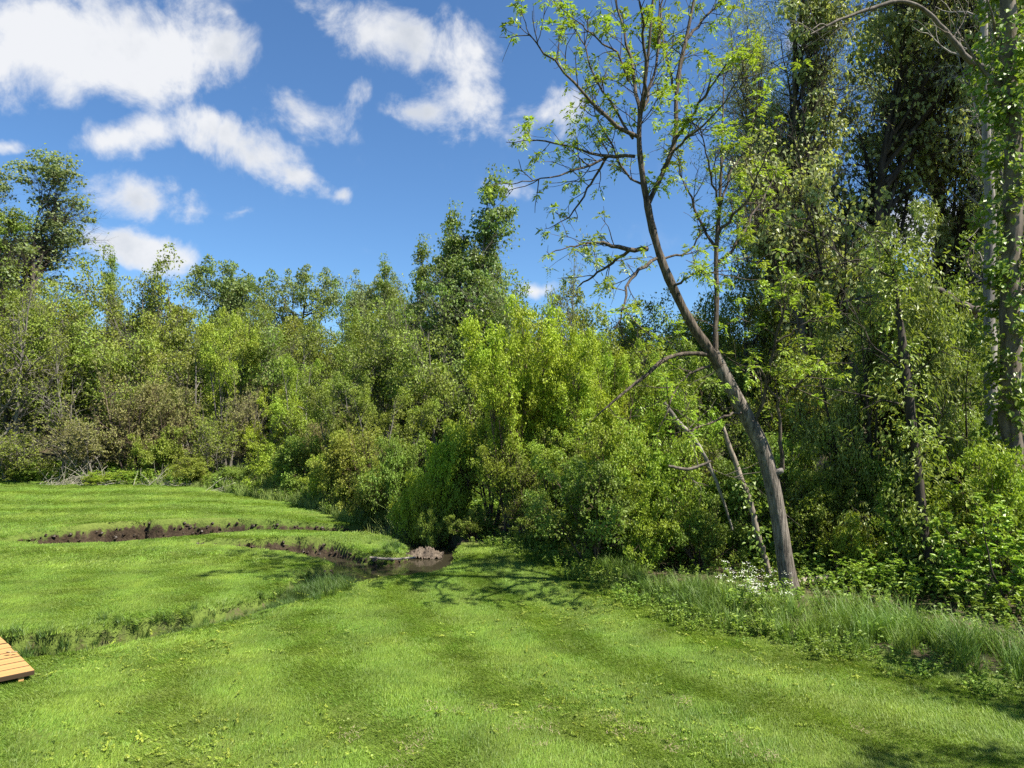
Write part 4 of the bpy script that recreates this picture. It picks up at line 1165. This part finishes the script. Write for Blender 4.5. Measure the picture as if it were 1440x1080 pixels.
def lawn(name, protos, x, y, rng, lab, rim, s0=.85, s1=1.2):
    m = inside(LAWN, x, y) & view_cull(x, y) & ~on_bridge(x, y)
    x, y = x[m], y[m]
    cd, sh = channel(x, y)
    if rim == 'no': keep = sh > .30
    else:
        bare = (y > 13.6) | ((x < -2.9) & (y > 12.0))       # these banks are eroded to bare soil
        keep = (sh < .36) & ((cd < .006) & (~bare | (sh > .03)) | (~bare & (cd >= .006) & ((y > 10.6) | (cd < .05))) | (bare & (rng.uniform(0, 1, len(x)) < .012)))
    x, y = x[keep], y[keep]
    # mown stripes: the blades lie one way and then the other
    if name == 'lawn_grass': ph = np.sin(poly_dist(EDGE_R, x, y)[0] * 2 * math.pi / 1.25 + .5 * np.sin(y * .8)) + rng.normal(0, .3, len(x))
    else: ph = np.sin((x * .22 + y * .97 + .6 * np.sin(x * .35 + .6)) * 2 * math.pi / 1.6) + rng.normal(0, .25, len(x))
    pick = np.where(ph > .25, rng.integers(3, 5, len(x)), np.where(ph < -.25, rng.integers(0, 2, len(x)), 2))
    rx, ry = surf_rot(x, y, rng, None, tilt=.03)
    rot = np.stack([rx, ry, rng.normal(0, .25, len(x))], -1)
    P = np.stack([x, y, ground_z(x, y)], -1)
    scatter(name, protos, P, rot, rng.uniform(s0, s1, len(x)), lab, 'grass', rng, pick)
    print(name, len(x))
x, y = cells(-9, 7, 3.9, 11.5, .15); lawn('lawn_grass', near_p, x, y, g, 'short mown grass of the near lawn', 'no')
x, y = cells(-24, 3, 11.5, 25.5, .25); lawn('far_lawn_grass', mid_p, x, y, g, 'short mown grass of the lawn beyond the creek', 'no')
x, y = cells(-13, 1, 6, 17.5, .085); lawn('bank_grass', rim_p, x, y, g, 'mown grass hanging over the rims of the creek banks', 'yes')

# clover and broad weeds in the near lawn
cl_p = [forb('clover', M_CLOVER, 46, .020, .015, .014, 70 + i, 1.4, False) for i in range(3)]
x, y = cells(-5, 6, 3.9, 10.5, .13)
fld = np.sin(x * 1.7 + 1.2 * np.sin(y * 1.1)) * .5 + np.sin(y * 2.3 - x * .9 + 1) * .5 + g.normal(0, .5, len(x))
near_edge = poly_dist(EDGE_R, x, y)[0] < 1.3
m = inside(LAWN, x, y) & view_cull(x, y) & ((fld > .8) | (near_edge & (fld > .3)) | ((y < 5.6) & (x > -1.5) & (fld > .45)))
x, y = x[m], y[m]
scatter('clover', cl_p, np.stack([x, y, ground_z(x, y) + .006], -1), np.stack([g.normal(0, .1, len(x)), g.normal(0, .1, len(x)), g.uniform(0, 6.28, len(x))], -1), g.uniform(.7, 1.3, len(x)), 'yellow-green clover and small weeds in the lawn', 'clover', g)
# dry thatch showing in the thin patch of the foreground
th_p = [blade_patch('thatch', M_THATCH, 70, .14, .012, .03, .005, 2.2, 80 + i) for i in range(2)]
n = 22
x = g.normal(.35, .85, n); y = g.normal(5.25, .3, n)
scatter('dry_thatch', th_p, np.stack([x, y, ground_z(x, y) + .012], -1), np.stack([g.normal(0, .1, n), g.normal(0, .1, n), g.uniform(0, 6.28, n)], -1), g.uniform(.6, 1.2, n), 'thin dry thatch in the foreground of the lawn', 'grass', g)

# tall grass along the wood on the right, behind the far lawn and in the ditch
tall_p = [blade_patch('tall_tuft', M_TALL, 70, .16, .28, .62, .011, .75, 90 + i, segs=4) for i in range(4)]
ed_r, _ = None, None
x, y = cells(0.2, 8.5, 5.2, 13.5, .14)
d = poly_dist(EDGE_R, x, y)[0]
m = ~inside(LAWN, x, y) & (d < 1.15 + .35 * np.sin(x * 2.1)) & view_cull(x, y) & (g.uniform(0, 1, len(x)) < np.clip(1.35 - d * .5, 0, 1) * np.where(np.sin(x * 3.1 + y * 1.7) + np.sin(x * 1.3 - y * 2.9) > -.5, 1, .35))
x, y, d = x[m], y[m], d[m]
sc_ = .66 * (.4 + .6 * sstep(0, .5, d)) * g.uniform(.7, 1.25, len(x)) * np.where(y > 10.2, .75, 1.0)
scatter('tall_grass', tall_p, np.stack([x, y, ground_z(x, y)], -1), np.stack([g.normal(0, .12, len(x)), g.normal(0, .12, len(x)), g.uniform(0, 6.28, len(x))], -1), sc_, 'tall blue-green grass along the foot of the right wood', 'grass', g)
x, y = cells(-22, -2, 15.5, 26.5, .22)
d = poly_dist(EDGE_L, x, y)[0]
m = (~inside(LAWN, x, y) | (d < .15)) & (d < 1.7) & view_cull(x, y)
x, y, d = x[m], y[m], d[m]
md_p = [blade_patch('meadow_tuft', M_MEADOW, 60, .17, .25, .6, .014, .7, 95 + i, segs=3) for i in range(3)]
scatter('meadow_grass', md_p, np.stack([x, y, ground_z(x, y)], -1), np.stack([g.normal(0, .12, len(x)), g.normal(0, .12, len(x)), g.uniform(0, 6.28, len(x))], -1), (.6 + .7 * sstep(0, 1, d)) * g.uniform(.7, 1.2, len(x)) * np.where(x > -9, 1.2, .55), 'unmown meadow grass behind the far lawn', 'grass', g)
# ditch and creek-side tufts
pts, szs = [], []
for (px, py, rx_, ry_, n, sz) in [(470, 810, 34, 11, 150, .42), (440, 828, 20, 8, 30, .45), (110, 890, 90, 5, 60, .36), (230, 876, 70, 4, 40, .28), (320, 861, 60, 3, 20, .22), (130, 758, 22, 3, 40, .4), (410, 842, 40, 3, 30, .25),
                              (455, 770, 40, 3, 26, .22), (510, 776, 40, 3, 30, .25), (560, 768, 30, 4, 24, .3), (605, 742, 35, 6, 80, .6), (640, 750, 30, 5, 50, .5), (310, 868, 50, 3, 12, .5)]:
    for _ in range(n):
        p = at(px + g.normal(0, rx_ * .5), py + g.normal(0, ry_ * .5)); pts.append(p[:2]); szs.append(sz * g.uniform(.6, 1.25))
dx, dy = cells(-9, -2.2, 5.6, 10.9, .062)
dk = (channel(dx, dy)[0] > .03) & view_cull(dx, dy) & ~on_bridge(dx, dy)
for q in np.stack([dx[dk], dy[dk]], -1):
    pts.append(q); szs.append(g.uniform(.18, .36) * (1.3 if q[0] < -3.6 else .8))
szs = np.array(szs); pts = np.array(pts); x, y = pts[:, 0], pts[:, 1]
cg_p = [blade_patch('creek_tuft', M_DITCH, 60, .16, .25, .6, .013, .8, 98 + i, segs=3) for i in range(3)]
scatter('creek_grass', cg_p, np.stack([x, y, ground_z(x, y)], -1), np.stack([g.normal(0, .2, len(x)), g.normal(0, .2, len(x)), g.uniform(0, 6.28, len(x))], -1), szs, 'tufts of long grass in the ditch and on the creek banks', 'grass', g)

# woodland floor plants
fb_p = [forb('forb', M_FORB, 70, .36, .075, .042, 100 + i) for i in range(4)]
x, y = cells(-20, 12, 7, 27, .27)
m = ~inside(LAWN, x, y) & view_cull(x, y, 1.1) & (channel(x, y)[0] < .1) & (g.uniform(0, 1, len(x)) < .75)
x, y = x[m], y[m]
scatter('undergrowth', fb_p, np.stack([x, y, ground_z(x, y)], -1), np.stack([g.normal(0, .12, len(x)), g.normal(0, .12, len(x)), g.uniform(0, 6.28, len(x))], -1), g.uniform(.5, 1.5, len(x)) * np.where(x > -.5, .45 + .55 * sstep(1.0, 3.4, poly_dist(EDGE_R, x, y)[0]), 1), 'leafy undergrowth on the woodland floor', 'undergrowth', g)
# weeds along the lawn edge, low
x, y = cells(-0.5, 7, 5.5, 13.5, .16)
d = poly_dist(EDGE_R, x, y)[0]
m = ((d < .32) | ((d < 1.3) & ~inside(LAWN, x, y) & (g.uniform(0, 1, len(x)) < .10))) & (g.uniform(0, 1, len(x)) < .7)
x, y = x[m], y[m]
scatter('edge_weeds', fb_p, np.stack([x, y, ground_z(x, y)], -1), np.stack([g.normal(0, .12, len(x)), g.normal(0, .12, len(x)), g.uniform(0, 6.28, len(x))], -1), g.uniform(.25, .6, len(x)), 'low leafy weeds along the right edge of the lawn', 'weeds', g)

# soil clods on the eroded banks
a = Acc()
gv = np.random.default_rng(8)
th = np.array([[math.cos(t) * math.cos(f), math.sin(t) * math.cos(f), math.sin(f)] for f in (-.9, 0, .9) for t in np.arange(5) * 1.257] + [[0, 0, 1]])
V = th * gv.uniform(.7, 1.2, (len(th), 1)) * .035
q = [(r * 5 + i, r * 5 + (i + 1) % 5, r * 5 + 5 + (i + 1) % 5, r * 5 + 5 + i) for r in (0, 1) for i in range(5)]
a.add(V, q=q, t=[(10 + i, 10 + (i + 1) % 5, 15) for i in range(5)], tint=gv.uniform(0, 1, len(th)))
clod = proto('clod', a.mesh('clod', M_SOILCLOD))
xs, ys = cells(-11, -0.5, 10.5, 16.8, .05)
cd, _ = channel(xs, ys)
m = (cd > .08) & (g.uniform(0, 1, len(xs)) < np.where(cd < .36, .55, .12)) & ((ys > 11.5))
xs, ys = xs[m], ys[m]
scatter('soil_clods', [clod], np.stack([xs, ys, ground_z(xs, ys)], -1), g.uniform(0, 6.28, (len(xs), 3)), g.uniform(.4, 1.5, len(xs)), 'dark crumbling soil on the eroded creek banks', 'soil', g)
# the bare soil slump at the end of the creek
def soil_bank():
    k = NT('bare_soil')
    n1, n2 = k.noise(4, 5, .6, vec=k.pos()), k.noise(26, 5, .65, vec=k.pos())
    c = k.mix(k.rng(n2, .3, .7), (.05, .04, .03), (.14, .11, .085)); c = k.mix(k.rng(n1, .45, .7, 0, .6), c, (.22, .18, .14))
    m = k.out(k.bsdf(c, .92, .1, bump=n2, bs=.9, bd=.03))
    gg = np.random.default_rng(31)
    c0 = at(602, 771)
    u = np.linspace(-1, 1, 34); X, Y = np.meshgrid(u, u)
    r = np.hypot(X, Y); hgt = .11 * (1 - sstep(.2, 1.0, r + .25 * np.sin(3 * np.arctan2(Y, X) + 1))) + gg.normal(0, .022, X.shape)
    wx = c0[0] - .1 + X * .32; wy = c0[1] + .5 + Y * .28
    i = np.arange(X.size).reshape(X.shape)
    a = Acc(); a.add(np.stack([wx, wy, np.full(X.shape, -.18) + hgt - .03], -1), np.stack([i[:-1, :-1], i[:-1, 1:], i[1:, 1:], i[1:, :-1]], -1))
    tag(obj('soil_bank', a.mesh('soil_bank', m, True)), 'bare pale soil slump at the end of the creek', 'soil', kind='structure')
soil_bank()

# pale dead stalks leaning along the far wood edge
def stalks():
    gg = np.random.default_rng(41)
    for (px, py, n, w, lab) in [(85, 695, 90, 40, 'pale bent dead stalks leaning at the left end of the far lawn'), (215, 698, 34, 34, 'few pale dead stalks between the low shrubs'), (335, 703, 50, 46, 'pale dead stalks leaning in front of the dark shrub'), (130, 695, 50, 26, 'thin fan of pale dead stalks right of the bent heap')]:
        c = at(px, py); A = Acc()
        p = np.stack([gg.normal(0, w / F * c[1] * .6, n), gg.uniform(0, .7, n), np.zeros(n)], -1)
        d = nrm(np.stack([gg.normal(.75, .6, n), gg.normal(0, .3, n), gg.uniform(.15, .75, n)], -1))
        s = simulate(gg, p, d, gg.uniform(.4, 1.05, n), 6, .09, -.05)
        tubes(A, s, np.tile(np.linspace(.008, .004, 7), (n, 1)), 4, tint=np.repeat(gg.uniform(0, 1, n), 28))
        o = obj('dead_stalks', A.mesh('dead_stalks', M_STRAW, True), loc=(c[0], c[1], float(ground_z(c[0], c[1]))))
        tag(o, lab, 'dead stalks', kind='stuff')
stalks()

# the white flowering clump left of the leaning trunk
def flower_clump():
    gg = np.random.default_rng(51)
    c = at(1060, 868)
    z = float(ground_z(c[0], c[1]))
    e = empty('white_flower_clump', (c[0], c[1], z))
    n = 44
    A = Acc(); B = Acc(); Lf = Acc()
    p = np.zeros((n, 3)); p[:, :2] = gg.normal(0, .13, (n, 2))
    d = nrm(np.stack([gg.normal(0, .3, n), gg.normal(0, .3, n), np.ones(n)], -1))
    s = simulate(gg, p, d, gg.uniform(.3, .62, n), 5, .08, .0)
    tubes(A, s, np.tile(np.linspace(.004, .002, 6), (n, 1)), 3)
    k = 16
    top = np.repeat(s[:, -1], k, 0); a_ = gg.uniform(0, 6.28, n * k); r_ = .045 * np.sqrt(gg.uniform(0, 1, n * k))
    b = top + np.stack([np.cos(a_) * r_, np.sin(a_) * r_, gg.normal(0, .008, n * k)], -1)
    dd = nrm(np.stack([np.cos(a_), np.sin(a_), gg.normal(.2, .3, n * k)], -1)); nn = np.tile([0, 0, 1.0], (n * k, 1)) + gg.normal(0, .3, (n * k, 3)); nn = nrm(nn - dd * (nn * dd).sum(1, keepdims=True))
    leaf_faces(B, b, dd, nn, np.full(n * k, .015), np.full(n * k, .012), gg.uniform(0, 1, n * k))
    m = 500
    i = gg.integers(0, n, m); q, _ = sample(s, i, gg.uniform(.1, .85, m))
    dd = nrm(gg.normal(0, 1, (m, 3)) * np.array([1, 1, .4])); nn = gg.normal(0, .4, (m, 3)) + np.array([0, 0, 1]); nn = nrm(nn - dd * (nn * dd).sum(1, keepdims=True))
    leaf_faces(Lf, q, dd, nn, gg.uniform(.04, .09, m), gg.uniform(.015, .03, m), gg.uniform(0, 1, m))
    obj('stems', A.mesh('flower_stems', M_FORB), e); tag(obj('flowers', B.mesh('flowers', M_PETAL), e), kind='stuff'); obj('foliage', Lf.mesh('flower_leaves', M_FORB), e)
    tag(e, 'clump of small white flowers in the tall grass left of the trunk', 'flowers')
flower_clump()
